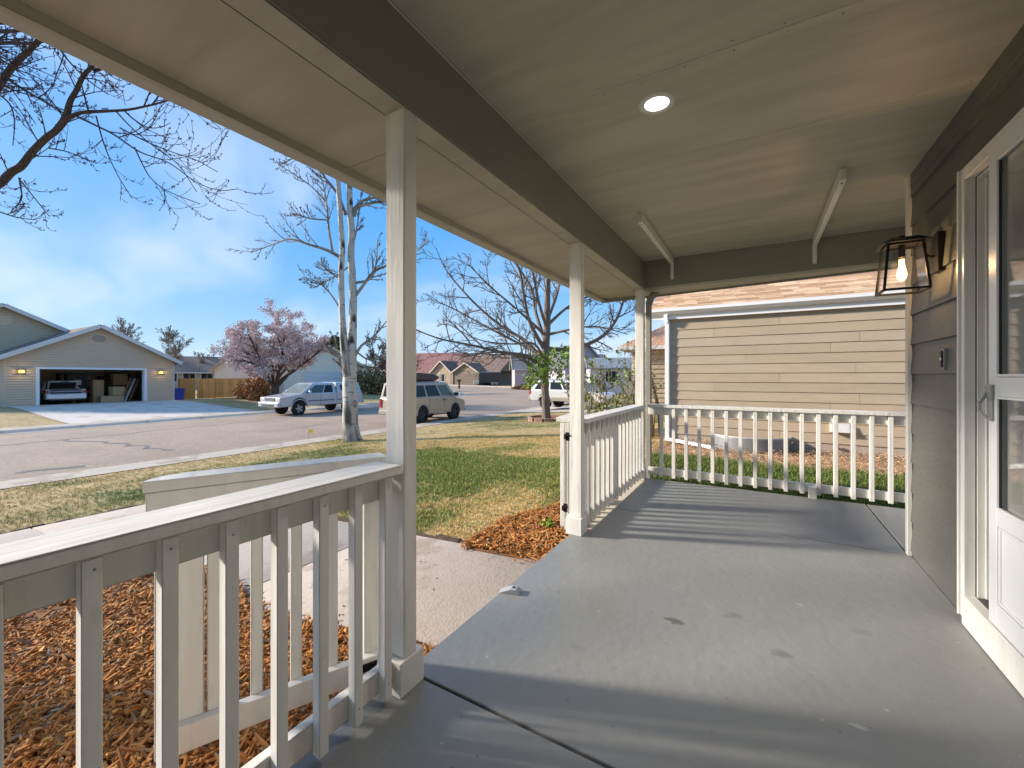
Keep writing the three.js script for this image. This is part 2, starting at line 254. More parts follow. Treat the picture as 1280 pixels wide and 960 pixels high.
{
  const t = thing('gate_latch', 'dark metal latch high on the outside of the gateway post', 'latch', [-1.378, 0.80, -3.262], 0, 'gateway post fittings');
  part(t, 'plate', box(-0.018, 0.018, -0.035, 0.035, -0.012, -0.002, 0.002), blackMetal); part(t, 'bolt', cyl(0.009, 0.009, 0.05, 0.004, 0.012, 0.006, 10, 'x'), blackMetal); part(t, 'catch', box(-0.024, -0.006, -0.02, 0.02, -0.004, 0.018, 0.002), blackMetal);
  copyOf(t, [-1.398, 0.20, -3.262], 0, 'dark metal latch low beside the base of the gateway post');
  const s = thing('gate_stop', 'small grey wedge shaped stop block on the edge of the porch floor', 'door stop', [-1.285, 0, -2.185], 0.25);
  part(s, 'wedge', prism([[-0.075, 0.0], [0.055, 0.0], [0.055, 0.012], [0.035, 0.03], [0.0, 0.03]], -0.03, 0.03, 0.003), std({ color: rgb(0.30, 0.31, 0.31), roughness: 0.6 })); part(s, 'screw', cyl(0.008, 0.008, 0.004, 0.015, 0.0322, 0, 8), dark);
}

// ================================================================ our house: wall, roof of the porch
const house = thing('house', 'olive grey house the porch belongs to, with lap siding, beams and porch ceiling', 'house');
const WX = 0.955;
{
  // lap planks, each its own board, in front of a solid wall with the door opening
  const y0s = []; for (let y = 0.042; y < 2.9; y += 0.213) y0s.push(y);
  const plank = (y, z0, z1, x = WX, dir = 0) => {
    const pts = [[0, 0], [0.022, 0.0], [0.006, 0.225], [0, 0.225]], g = prism(pts, 0, 1, 0);
    const p = g.attributes.position; g.rotateY(Math.PI); g.translate(0, 0, 1); g.scale(1, 1, z1 - z0); g.translate(x + 0.017, y, z0); return boxUV(g);
  };
  for (const y of y0s) {
    const h = y < 2.38 ? [[-4.085, -3.168]] : [[-4.085, 3]];
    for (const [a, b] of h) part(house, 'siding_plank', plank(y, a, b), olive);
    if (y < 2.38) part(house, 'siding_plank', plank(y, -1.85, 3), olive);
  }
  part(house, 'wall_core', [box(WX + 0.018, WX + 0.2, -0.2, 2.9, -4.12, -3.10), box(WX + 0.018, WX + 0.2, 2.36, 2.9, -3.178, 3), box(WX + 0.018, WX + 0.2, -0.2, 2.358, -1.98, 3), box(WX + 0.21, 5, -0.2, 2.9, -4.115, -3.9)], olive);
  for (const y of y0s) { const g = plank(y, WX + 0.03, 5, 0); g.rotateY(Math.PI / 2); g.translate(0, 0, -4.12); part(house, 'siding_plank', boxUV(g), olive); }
  part(house, 'corner_board', [box(WX - 0.02, WX + 0.006, 0.0, 2.764, -4.145, -4.086, 0.003), box(WX + 0.008, WX + 0.1, 0.0, 2.764, -4.147, -4.122, 0.003)], trimWhite);
  part(house, 'top_plank', box(WX - 0.006, WX + 0.016, 2.66, 2.764, -4.08, 3, 0.003), olive);
  part(house, 'base_board', box(WX + 0.004, WX + 0.017, 0.0, 0.041, -4.085, -3.168, 0.002), olive);
  // ceiling sheets with seams across the porch
  const seams = [3, 1.55, 0.33, -0.885, -2.1, -2.97, -4.19, -5.46];
  for (let i = 0; i + 1 < seams.length; i++) { const g = box(-1.235, WX + (seams[i + 1] < -4.1 ? 1.3 : 0.01), 2.765, 2.785, seams[i + 1] + 0.0003, seams[i] - 0.0003); const uv = g.attributes.uv; for (let q = 0; q < uv.count; q++) uv.setX(q, uv.getX(q) + i * 0.37); part(house, 'ceiling_panel', g, ceilingPaint); }
  for (const z of seams.slice(1, -1)) { const l = []; let x = -1.2; while (x < WX - 0.05) { const w = rr(0.2, 0.6), e = Math.min(WX - 0.01, x + w); l.push(box(x, e, 2.7638, 2.7665, z - rr(0.002, 0.006), z + rr(0.002, 0.006))); x = e; } part(house, 'seam_bead', l, ceilingPaint); }
  { const l = []; for (const z of seams.slice(1, -1)) for (const dz of [-0.03, 0.03]) for (let x = -1.1; x < 0.9; x += 0.2) l.push(cyl(0.004, 0.004, 0.002, x + rr(-0.01, 0.01), 2.7645, z + dz + rr(-0.006, 0.006), 6)); part(house, 'fastener', l, ceilingPaint, null, 'stuff'); }
  part(house, 'ceiling_batten', [box(-1.2418, -1.236, 2.7585, 2.7645, -5.45, 3, 0.002)], std({ color: rgb(0.66, 0.63, 0.55), roughness: 0.5 }));
  // beams
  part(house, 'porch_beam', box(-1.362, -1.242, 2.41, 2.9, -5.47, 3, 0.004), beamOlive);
  part(house, 'beam_underside', box(-1.356, -1.248, 2.4025, 2.4095, -5.45, 3, 0.003), soffitPaint);
  { const g = box(-1.36, 2.3, 2.41, 2.9, -0.07, 0.07, 0.004); g.rotateZ(0.007); g.translate(0, 0.024, -5.545); part(house, 'cross_beam', g, beamOlive); }
  // soffit boards outside the beam and the gutter at the eave
  const so = [3, 0.9, -1.52, -3.94, -5.98];
  for (let i = 0; i + 1 < so.length; i++) part(house, 'soffit_panel', box(-1.93, -1.402, 2.437, 2.452, so[i + 1] + 0.0015, so[i] - 0.0015, 0.002), soffitPaint);
  part(house, 'soffit_strip', box(-1.42, -1.364, 2.53, 2.55, -5.6, 3, 0.002), beamOlive);
  { const g = box(-1.383, 2.3, 2.437, 2.452, -5.98, -5.62, 0.002); g.rotateZ(0.025); g.translate(0, 0.014, 0); part(house, 'end_soffit', g, std({ color: rgb(0.52, 0.49, 0.43), map: plyTone, roughness: 0.6 })); }
  part(house, 'eave_trim', box(-1.965, -1.931, 2.398, 2.64, -6.0, 3, 0.004), soffitPaint);
  { const g = box(-1.93, 2.3, 2.392, 2.52, -6.02, -5.985, 0.003); g.rotateZ(0.025); g.translate(0, 0.04, 0); part(house, 'end_trim', g, beamOlive); }
  const gut = prism([[-2.075, 2.425], [-1.968, 2.405], [-1.968, 2.50], [-1.978, 2.50], [-1.978, 2.417], [-2.06, 2.43], [-2.085, 2.50], [-2.10, 2.50]], -6.03, 3); part(house, 'gutter', gut, std({ color: rgb(0.36, 0.34, 0.28), roughness: 0.5 }));
  const roofM = std({ color: rgb(0.20, 0.15, 0.11), roughness: 0.95 });
  { const g = box(0, 4.6, 0, 0.06, -6.06, 3.2); g.rotateZ(0.30); g.translate(-2.0, 2.63, 0); part(house, 'roof', g, roofM); }
  // struts on the ceiling that meet the cross beam, with a short tab
  for (const [x, za, zb] of [[-0.915, -3.82, -5.472], [0.515, -3.72, -5.472]]) {
    const st = part(house, 'ceiling_strut', box(x - 0.021, x + 0.021, 2.685, 2.7645, zb, za, 0.004), white);
    part(st, 'tab', box(x - 0.02, x + 0.02, 2.50, 2.684, zb, zb + 0.022, 0.003), white); part(st, 'screw_hole', cyl(0.007, 0.007, 0.003, x, 2.6835, za - 0.07, 8), dark);
  }
  part(house, 'downspout', [bar([-1.17, 2.43, -5.86], [-1.215, 2.36, -5.72], 0.06, 0.075, 0.008), bar([-1.215, 2.365, -5.72], [-1.245, 2.24, -5.66], 0.06, 0.075, 0.008), box(-1.275, -1.208, -0.05, 2.25, -5.695, -5.625, 0.01)], std({ color: rgb(0.30, 0.28, 0.23), roughness: 0.5 }));
}
// ---------------------------------------------------------------- doorway with a white storm door
{
  const t = thing('storm_door', 'white storm door with two glass panes and grey handle in a white frame', 'door', [0, 0, 0]);
  const Z0 = -3.166, Z1 = -1.85, Y0 = 0.03, Y1 = 2.40, X = WX - 0.025;
  part(t, 'casing', [box(X, WX + 0.02, Y0, Y1, Z0, Z0 + 0.065, 0.004), box(X, WX + 0.02, Y1 - 0.065, Y1, Z0 + 0.066, Z1, 0.004), box(X, WX + 0.02, Y0, Y1 - 0.066, Z1 - 0.065, Z1, 0.004)], trimWhite);
  part(t, 'casing_bead', [box(X - 0.010, X, Y0, Y1, Z0 + 0.004, Z0 + 0.022, 0.004)], trimWhite);
  part(t, 'sill', box(X - 0.01, WX + 0.02, 0.004, 0.16, Z0 + 0.066, Z1 - 0.066, 0.006), trimWhite);
  // the deep jamb on the far side, its stop, the threshold and the inner door
  part(t, 'jamb', [box(WX + 0.021, 1.20, 0.16, Y1 - 0.066, Z0 + 0.07, Z0 + 0.082), box(WX + 0.021, 1.20, Y1 - 0.078, Y1 - 0.067, Z0 + 0.083, Z1 - 0.08), box(WX + 0.021, 1.20, 0.16, Y1 - 0.08, Z1 - 0.079, Z1 - 0.067)], trimWhite);
  part(t, 'door_stop', box(1.0, 1.022, 0.165, Y1 - 0.08, Z0 + 0.083, Z0 + 0.101, 0.003), trimWhite);
  part(t, 'threshold', box(WX + 0.0205, 1.21, 0.10, 0.158, Z0 + 0.083, Z1 - 0.08), std({ color: rgb(0.07, 0.068, 0.065), roughness: 0.7 }));
  part(t, 'inner_door', [box(1.17, 1.21, 0.16, Y1 - 0.08, Z0 + 0.083, Z1 - 0.08)], std({ color: rgb(0.16, 0.155, 0.145), roughness: 0.5 }));
  // leaf
  const a = -2.822, b = Z1 - 0.072, lx0 = X - 0.002, lx1 = X + 0.036, yb = 0.165, yt = Y1 - 0.03;
  const st = 0.075, r1 = 1.212, r0 = 1.30, p0 = 0.625, p1 = 0.70;         // lock rail and bottom panel heights
  const leaf = part(t, 'leaf', [box(lx0, lx1, yb, yt, a, a + st, 0.004), box(lx0, lx1, yb, yt, b - st, b, 0.004), box(lx0, lx1, yt - 0.085, yt, a + st, b - st, 0.004), box(lx0, lx1, r1, r0, a + st, b - st, 0.004), box(lx0, lx1, p0, p1, a + st, b - st, 0.004), box(lx0, lx1, yb, 0.27, a + st, b - st, 0.004), box(lx0 + 0.012, lx1 - 0.004, 0.27, p0, a + st, b - st)], doorWhite);
  part(leaf, 'glazing_bead', [box(lx0 - 0.004, lx0 + 0.008, r0, yt - 0.085, a + st, a + st + 0.012, 0.002), box(lx0 - 0.004, lx0 + 0.008, r0, r0 + 0.012, a + st + 0.013, b - st, 0.002), box(lx0 - 0.004, lx0 + 0.008, yt - 0.097, yt - 0.085, a + st + 0.013, b - st, 0.002), box(lx0 - 0.004, lx0 + 0.008, p1, r1, a + st, a + st + 0.012, 0.002), box(lx0 - 0.004, lx0 + 0.008, r1 - 0.012, r1, a + st + 0.013, b - st, 0.002), box(lx0 - 0.004, lx0 + 0.008, p1, p1 + 0.012, a + st + 0.013, b - st, 0.002)], doorWhite);
  part(leaf, 'seal', [box(lx0 + 0.004, lx0 + 0.012, r0 + 0.012, yt - 0.097, a + st + 0.012, a + st + 0.018), box(lx0 + 0.004, lx0 + 0.012, p1 + 0.012, r1 - 0.012, a + st + 0.012, a + st + 0.018)], dark);
  part(leaf, 'panel_mould', [box(lx0 + 0.004, lx0 + 0.013, 0.275, 0.287, a + st + 0.004, b - st - 0.004, 0.003), box(lx0 + 0.004, lx0 + 0.013, p0 - 0.016, p0 - 0.004, a + st + 0.004, b - st - 0.004, 0.003), box(lx0 + 0.004, lx0 + 0.013, 0.288, p0 - 0.017, a + st + 0.004, a + st + 0.016, 0.003)], doorWhite);
  part(t, 'pane', box(lx0 + 0.016, lx0 + 0.020, r0, yt - 0.085, a + st, b - st), glass);
  part(t, 'pane', box(lx0 + 0.016, lx0 + 0.020, p1, r1, a + st, b - st), glass);
  part(t, 'sweep', box(lx0 + 0.006, lx1 - 0.004, 0.1605, 0.1645, a, b), dark);
  const hm = std({ color: rgb(0.30, 0.30, 0.30), roughness: 0.4, metalness: 0.3 });
  const h = part(t, 'handle', [box(lx0 - 0.010, lx0 - 0.0005, 1.098, 1.198, a + 0.034, a + 0.058, 0.003), box(lx0 - 0.014, lx0 - 0.001, 1.20, 1.265, a + 0.004, a + 0.06, 0.004), box(lx0 - 0.014, lx0 - 0.001, 1.10, 1.112, a + 0.022, a + 0.055, 0.003), bar([lx0 - 0.012, 1.225, a + 0.012], [lx0 - 0.036, 1.18, a + 0.014], 0.02, 0.016, 0.004), bar([lx0 - 0.036, 1.185, a + 0.014], [lx0 - 0.036, 1.135, a + 0.018], 0.014, 0.012, 0.004), bar([lx0 - 0.036, 1.14, a + 0.018], [lx0 - 0.008, 1.104, a + 0.028], 0.014, 0.012, 0.004)], hm);
  part(h, 'latch', box(lx0 - 0.004, lx0 + 0.014, 1.222, 1.25, a - 0.028, a + 0.003, 0.003), hm);
}
// doorbell
{
  const t = thing('doorbell', 'small silver and black doorbell on the olive siding left of the door', 'doorbell', [WX - 0.004, 1.405, -3.44]);
  part(t, 'plate', box(-0.01, 0.012, -0.062, 0.062, -0.021, 0.021, 0.003), greyMetal); part(t, 'face', box(-0.017, -0.009, -0.05, 0.05, -0.010, 0.010, 0.004), dark); part(t, 'button', cyl(0.008, 0.008, 0.006, -0.019, 0.0, 0, 12, 'x'), std({ color: rgb(0.7, 0.7, 0.7), roughness: 0.3 }));
}
// ---------------------------------------------------------------- wall lantern, lit
{
  const t = thing('wall_lantern', 'black metal wall lantern with clear glass and a lit amber bulb', 'lantern', [WX - 0.175, 1.84, -3.53]);
  part(t, 'back_plate', box(0.150, 0.182, 0.10, 0.335, -0.058, 0.058, 0.004), blackMetal);
  const tube = new THREE.TubeGeometry(new THREE.CatmullRomCurve3([[0.15, 0.20, 0], [0.125, 0.20, 0], [0.108, 0.225, 0], [0.105, 0.28, 0], [0.085, 0.315, 0], [0.0, 0.325, 0]].map((p) => new THREE.Vector3(...p))), 16, 0.009, 6); part(t, 'arm', needs(tube), blackMetal);
  const B = 0.105, T = 0.08, H = 0.285; const f = [];
  for (const [sx, sz] of [[1, 1], [1, -1], [-1, 1], [-1, -1]]) f.push(bar([sx * B, 0, sz * B], [sx * T, H, sz * T], 0.013, 0.013));
  for (const s of [1, -1]) { f.push(bar([s * B, 0, -B], [s * B, 0, B], 0.013, 0.013), bar([-B, 0, s * B], [B, 0, s * B], 0.013, 0.013), bar([s * T, H, -T], [s * T, H, T], 0.013, 0.013), bar([-T, H, s * T], [T, H, s * T], 0.013, 0.013)); }
  part(t, 'frame', f, blackMetal);
  const cap = new THREE.CylinderGeometry(0.09, 0.158, 0.035, 4, 1); cap.rotateY(Math.PI / 4); cap.translate(0, H + 0.024, 0); part(t, 'roof', [boxUV(cap), cyl(0.022, 0.016, 0.02, 0, H + 0.052, 0, 12)], blackMetal);
  for (const [sx, sz] of [[1, 0], [-1, 0], [0, 1], [0, -1]]) { const k = 0.004; const P = (e, y) => { const r = lerp(B, T, y / H) - k; return sx ? [sx * r, y, e * r] : [e * r, y, sz * r]; }; part(t, 'pane', quad(P(-0.93, 0.008), P(0.93, 0.008), P(0.93, H - 0.008), P(-0.93, H - 0.008)), glass); }
  part(t, 'socket', cyl(0.019, 0.016, 0.075, 0, H - 0.035, 0, 12), blackMetal);
  const bulb = new THREE.LatheGeometry([[0.001, 0.062], [0.012, 0.066], [0.022, 0.082], [0.026, 0.10], [0.024, 0.122], [0.017, 0.15], [0.014, 0.172], [0.014, 0.20]].map((p) => new THREE.Vector2(...p)), 16);
  part(t, 'bulb', needs(bulb), std({ color: rgb(0.9, 0.6, 0.25), emissive: rgb(1, 0.62, 0.22), emissiveIntensity: 1.6, roughness: 0.3 }));
  const L = new THREE.PointLight(new THREE.Color(1, 0.60, 0.26), 0.12, 0, 2); L.position.set(WX - 0.175, 1.955, -3.53); L.castShadow = true; scene.add(L);
}
// recessed ceiling light, lit
{
  const t = thing('ceiling_light', 'round white recessed light glowing in the porch ceiling', 'ceiling light', [-0.47, 2.765, -2.335]);
  const ring = new THREE.LatheGeometry([[0.062, 0.002], [0.066, -0.006], [0.086, -0.007], [0.093, 0.0]].map((p) => new THREE.Vector2(...p)), 40); part(t, 'trim_ring', needs(ring), trimWhite);
  const lens = new THREE.CircleGeometry(0.0625, 32); lens.rotateX(Math.PI / 2); lens.translate(0, -0.0015, 0); part(t, 'lens', needs(lens), std({ color: rgb(0.9, 0.88, 0.82), emissive: rgb(1, 0.94, 0.82), emissiveIntensity: 1.2 }));
  const L = new THREE.SpotLight(new THREE.Color(1, 0.92, 0.86), 2.6, 0, 1.25, 0.9, 2); L.position.set(-0.47, 2.745, -2.335); L.target.position.set(-0.47, 0, -2.335); L.castShadow = true; L.shadow.radius = 5; scene.add(L, L.target);
}

// ================================================================ ground, walks, street
const KX = -11.9, SX = -13.3, FK = -24.4, FS = -25.7;  // near verge edge, near gutter, far gutter, far verge
function roadMid(z) { return z > -20 ? -18.85 : 0; }
function gy(x, z) {                                     // height of the land
  const far = 0.62 * sstep(-24, -70, z);
  if (z < -28) { const t = sstep(-28, -36, z); const a = gy0(x, z), b = lerp(-0.93, -0.77, sstep(-30, -62, x)); const side = x > -12 ? a : lerp(a, b, t); return side + far; }
  return gy0(x, z) + far;
}
function gy0(x, z) {
  if (x > KX) { const t = clamp((-1.34 - x) / (-1.34 - KX)); let y = -0.17 - 0.58 * t; y += 0.10 * sstep(-4.2, -6.2, z) * sstep(-4, -1.5, x); return y; }
  if (x > FS) return lerp(-0.75, -0.90, sstep(KX - 0.2, SX, x)) + (x < FK ? 0.10 * sstep(FK, FS, x) : 0);
  return lerp(-0.80, -0.45, sstep(FS, -36, x));
}
function greenness(x, z) {                              // 0 straw .. 1 green
  let g = 0.43 + 1.0 * (fbm(x * 0.45 + 7, z * 0.45, 4, 200) - 0.5) + 0.8 * (fbm(x * 1.9, z * 1.9, 3, 201) - 0.5);
  g += 0.34 * Math.exp(-(Math.pow((x + 3.6) / 2.4, 2) + Math.pow((z + 5.5) / 2.0, 2)));
  g += 0.30 * Math.exp(-(Math.pow((x + 6.3) / 2.2, 2) + Math.pow((z + 6.6) / 1.1, 2)));
  g -= 0.35 * Math.exp(-(Math.pow((x + 6) / 3.5, 2) + Math.pow((z + 11) / 3.5, 2)));
  g -= 0.35 * Math.exp(-(Math.pow((x + 2.2) / 1.2, 2) + Math.pow((z + 7.2) / 2.0, 2)));
  g -= 0.25 * sstep(-9.6, -11.6, x);
  if (z > -4 && x < -6) g += 0.12 * Math.exp(-Math.pow((x + 8.4) / 1.0, 2)) - 0.1;
  if (x > -1.6 && z < -5.4) g = 0.95 - 0.2 * fbm(x * 3, z * 3, 3, 203) - 1.1 * sstep(-7.3 + 0.4 * fbm(x * 2, 3, 3, 204), -8.2, z);
  return clamp(g);
}
function lawnColor(x, z) { const g = greenness(x, z), n = fbm(x * 3.1, z * 3.1, 3, 205); let c = mixc([0.56, 0.40, 0.175], [0.15, 0.17, 0.04], sstep(0.15, 0.75, g)); if (x > -1.6 && z < -7) c = mixc(c, [0.60, 0.37, 0.19], sstep(-7.3, -8.1, z)); const k = 0.82 + 0.36 * n; return [c[0] * k, c[1] * k, c[2] * k]; }
const axis = (spec) => { const o = [spec[0][0]]; for (const [to, step] of spec.slice(1)) { let a = o[o.length - 1]; const n = Math.max(1, Math.round(Math.abs(to - a) / step)); for (let i = 1; i <= n; i++) o.push(lerp(a, to, i / n)); } return o; };
// sheet over a grid of x and z values, following the land
function sheet(xs, zs, yf, cf, keep) {
  const P = [], U = [], C = [], I = [], nx = xs.length, id = new Map();
  for (let j = 0; j < zs.length; j++) for (let i = 0; i < nx; i++) { const x = xs[i], z = zs[j]; P.push(x, yf(x, z), z); U.push(x, z); if (cf) C.push(...cf(x, z)); }
  for (let j = 0; j + 1 < zs.length; j++) for (let i = 0; i + 1 < nx; i++) { if (keep && !keep((xs[i] + xs[i + 1]) / 2, (zs[j] + zs[j + 1]) / 2)) continue; const a = j * nx + i; I.push(a, a + nx, a + 1, a + 1, a + nx, a + nx + 1); }
  const g = new THREE.BufferGeometry(); g.setAttribute('position', new THREE.Float32BufferAttribute(P, 3)); g.setAttribute('uv', new THREE.Float32BufferAttribute(U, 2)); if (cf) g.setAttribute('color', new THREE.Float32BufferAttribute(C, 3)); g.setIndex(I); g.computeVertexNormals(); return g;
}
const inBed = (x, z) => (x < -1.3 && ((z > -1.58 - 0.10 * Math.sin(x * 3) && z < 3.2 && x > -5.78) || (z < -2.95 && z > -5.7 && x > -1.75 - 0.45 * sstep(-5.6, -3.6, z) * (0.75 + 0.5 * vnoise(z * 2.2, 1, 9)))));
const bedEdge = (x, z) => inBed(x, z);
{
  const xs = axis([[-420], [-120, 20], [-62, 3], [-30, 1], [-14, 0.6], [0, 0.22], [4, 0.5], [14, 2], [90, 19]]);
  const zs = axis([[-420], [-130, 20], [-60, 4], [-24, 1], [-12, 0.4], [-0.5, 0.22], [6, 0.8], [20, 3], [90, 14]]);
  structure('ground', sheet(xs, zs, (x, z) => gy(x, z) - (x < KX - 0.1 && x > FS && z > -34 ? 0.05 : 0), lawnColor), lawnGround);
}
// the street, bending away to the left far off
const roadPts = [[-18.85, 60], [-18.85, 20], [-18.85, 0], [-18.85, -14], [-19.0, -24], [-20.5, -34], [-25, -43], [-34, -49.5], [-48, -53], [-75, -56], [-120, -60]].map((p) => new THREE.Vector3(p[0], 0, p[1]));
const roadCurve = new THREE.CatmullRomCurve3(roadPts, false, 'centripetal');
function ribbon(o0, o1, yoff, n = 260, cross = 6, lift = 0) {
  const P = [], U = [], I = []; let L = 0, prev;
  for (let j = 0; j <= n; j++) { const t = j / n, c = roadCurve.getPoint(t), d = roadCurve.getTangent(t); const nx = -d.z, nz = d.x; if (prev) L += c.distanceTo(prev); prev = c.clone();
    for (let i = 0; i <= cross; i++) { const o = lerp(o0, o1, i / cross); const x = c.x - nx * o, z = c.z - nz * o; const prof = typeof yoff === 'function' ? yoff(i / cross) : yoff; P.push(x, roadY(x, z) + prof, z); U.push(o, L); } }
  for (let j = 0; j < n; j++) for (let i = 0; i < cross; i++) { const a = j * (cross + 1) + i; I.push(a, a + 1, a + cross + 1, a + 1, a + cross + 2, a + cross + 1); }
  const g = new THREE.BufferGeometry(); g.setAttribute('position', new THREE.Float32BufferAttribute(P, 3)); g.setAttribute('uv', new THREE.Float32BufferAttribute(U, 2)); g.setIndex(I); g.computeVertexNormals();
  if (g.attributes.normal.getY(3) < 0) { for (let i = 0; i < I.length; i += 3) { const t = I[i + 1]; I[i + 1] = I[i + 2]; I[i + 2] = t; } g.setIndex(I); g.computeVertexNormals(); } return g;
}
function roadY(x, z) { return -0.875 + 0.62 * sstep(-24, -70, z) + (z < -28 ? 0.16 * sstep(-30, -62, x) * sstep(-28, -36, z) : 0) + 0.03; }
// offsets are measured towards our side of the street
const sgn = (() => { const c = roadCurve.getPoint(0.3), d = roadCurve.getTangent(0.3); return c.x - (-d.z) * 1 > c.x ? 1 : -1; })();
structure('street', ribbon(-5.55, 5.55, (t) => 0.05 * (1 - Math.pow(2 * t - 1, 2)) - 0.03, 300, 8), asphalt);
structure('near_sidewalk', ribbon(sgn * 5.50, sgn * 7.02, (t) => -0.022 + 0.115 * sstep(0.12, 0.4, t) + 0.02 * t, 300, 14), kerbConcrete);
structure('far_sidewalk', ribbon(-sgn * 5.50, -sgn * 6.95, (t) => -0.022 + 0.115 * sstep(0.12, 0.4, t) + 0.02 * t, 300, 14), kerbConcrete);
// tar sealed cracks in the asphalt
{
  const strip = (pts, w) => { const P = [], I = []; pts.forEach((p, i) => { const q = pts[Math.min(i + 1, pts.length - 1)], o = pts[Math.max(i - 1, 0)]; const dx = q[0] - o[0], dz = q[1] - o[1], l = Math.hypot(dx, dz) || 1; const ww = w * (0.6 + 0.8 * vnoise(i * 0.9, w * 50, 4)); for (const s of [-1, 1]) { const x = p[0] - dz / l * ww * s, z = p[1] + dx / l * ww * s; P.push(x, -0.845 + 0.05 * (1 - Math.pow((x + 18.85) / 5.55, 2)) - 0.03 + 0.006, z); } if (i) { const a = i * 2; I.push(a - 2, a - 1, a, a - 1, a + 1, a); } }); const g = new THREE.BufferGeometry(); g.setAttribute('position', new THREE.Float32BufferAttribute(P, 3)); g.setAttribute('uv', new THREE.Float32BufferAttribute(new Float32Array(P.length / 3 * 2), 2)); g.setIndex(I); g.computeVertexNormals(); return needs(g); };
  const wig = (a, b, n, amp) => Array.from({ length: n + 1 }, (_, i) => [lerp(a[0], b[0], i / n) + amp * (vnoise(i * 0.7, a[0], 6) - 0.5), lerp(a[1], b[1], i / n) + amp * (vnoise(i * 0.7, a[1], 7) - 0.5)]);
  structure('crack_sealing', [strip(wig([-19.5, 3], [-20.2, -4.6], 26, 0.5), 0.03), strip(wig([-20.2, -4.6], [-14.6, -5.6], 22, 0.7), 0.055), strip(wig([-20.2, -4.6], [-22.6, -22], 40, 0.9), 0.03), strip(wig([-16.6, -9], [-17.4, -22], 26, 0.7), 0.018), strip(wig([-14.4, -2.6], [-14.2, -3.4], 6, 0.5), 0.10), strip(wig([-16.2, -1.7], [-16.2, -2.1], 4, 0.3), 0.10)], tar);
}
// the driveway across the street
structure('driveway', (() => { const g = sheet(axis([[-37.6], [-25.5, 1]]), axis([[-14.2], [-6.1, 1]]), (x, z) => gy(x, z) + 0.03 + 0.10 * sstep(-26.5, -25.5, x) * 0.2); return g; })(), driveConcrete);
// front walk: cast slabs with joints, dirt edge
{
  const w = thing('front_walk', null, null); w.userData.kind = 'structure';
  const slab = (x0, x1, z0, z1) => { const n = 6, top = (x) => gy(x, -2) + 0.03; const g = box(x0, x1, -0.1, 0, z0, z1, 0.008); const p = g.attributes.position; for (let i = 0; i < p.count; i++) p.setY(i, p.getY(i) + top(p.getX(i))); g.computeVertexNormals(); part(w, 'walk_slab', toCreasedNormals(g, 0.6), walkConcrete); };
  slab(-3.20, -1.35, -3.02, -1.56); slab(-5.0, -3.212, -3.03, -1.57); slab(-7.35, -5.012, -3.04, -1.4); slab(-7.35, -5.75, -1.388, 0.2); slab(-7.35, -5.75, 0.212, 1.8); slab(-7.35, -5.75, 1.812, 3.4);
  const edge = []; const eb = (x0, z0, x1, z1) => { const n = Math.ceil(Math.hypot(x1 - x0, z1 - z0) / 0.12); for (let i = 0; i < n; i++) { const x = lerp(x0, x1, (i + 0.5) / n), z = lerp(z0, z1, (i + 0.5) / n), g = box(-0.075, 0.075, -0.04, rr(0.015, 0.04), -rr(0.02, 0.05), rr(0.02, 0.05), 0.01); g.rotateY(rr(-0.3, 0.3) + (x0 === x1 ? Math.PI / 2 : 0)); g.translate(x, gy(x, z), z); edge.push(g); } }; eb(-7.41, 3.4, -7.41, -3.05); eb(-7.40, -3.09, -1.9, -3.07); part(w, 'soil_edge', edge, std({ color: rgb(0.09, 0.055, 0.032), map: soilMap, roughness: 1 }));
}
// leaves and bits blown on the walk
{
  const g = new THREE.BoxGeometry(0.03, 0.003, 0.012), n = 26, m = new THREE.InstancedMesh(needs(g), std({ color: rgb(0.16, 0.09, 0.05), roughness: 1 }), n), M = new THREE.Matrix4(), q = new THREE.Quaternion(), e = new THREE.Euler();
  for (let i = 0; i < n; i++) { const near = R() < 0.7; const x = near ? rr(-3.2, -1.45) : rr(-6.2, -1.5), z = near ? rr(-2.4, -1.6) - 0.3 * Math.abs(R() - R()) : rr(-2.95, -1.6); const s = rr(0.25, 1.0); m.setMatrixAt(i, M.compose(new THREE.Vector3(x, gy(x, z) + 0.033, z), q.setFromEuler(e.set(rr(-0.2, 0.2), rr(0, 6.28), rr(-0.2, 0.2))), new THREE.Vector3(s, 1, s * rr(0.5, 1.2)))); }
  m.name = 'leaf_litter'; m.castShadow = m.receiveShadow = true; scene.add(m); tag(m, 'small brown leaf bits scattered over the concrete front walk', 'leaf litter', null, 'stuff');
}
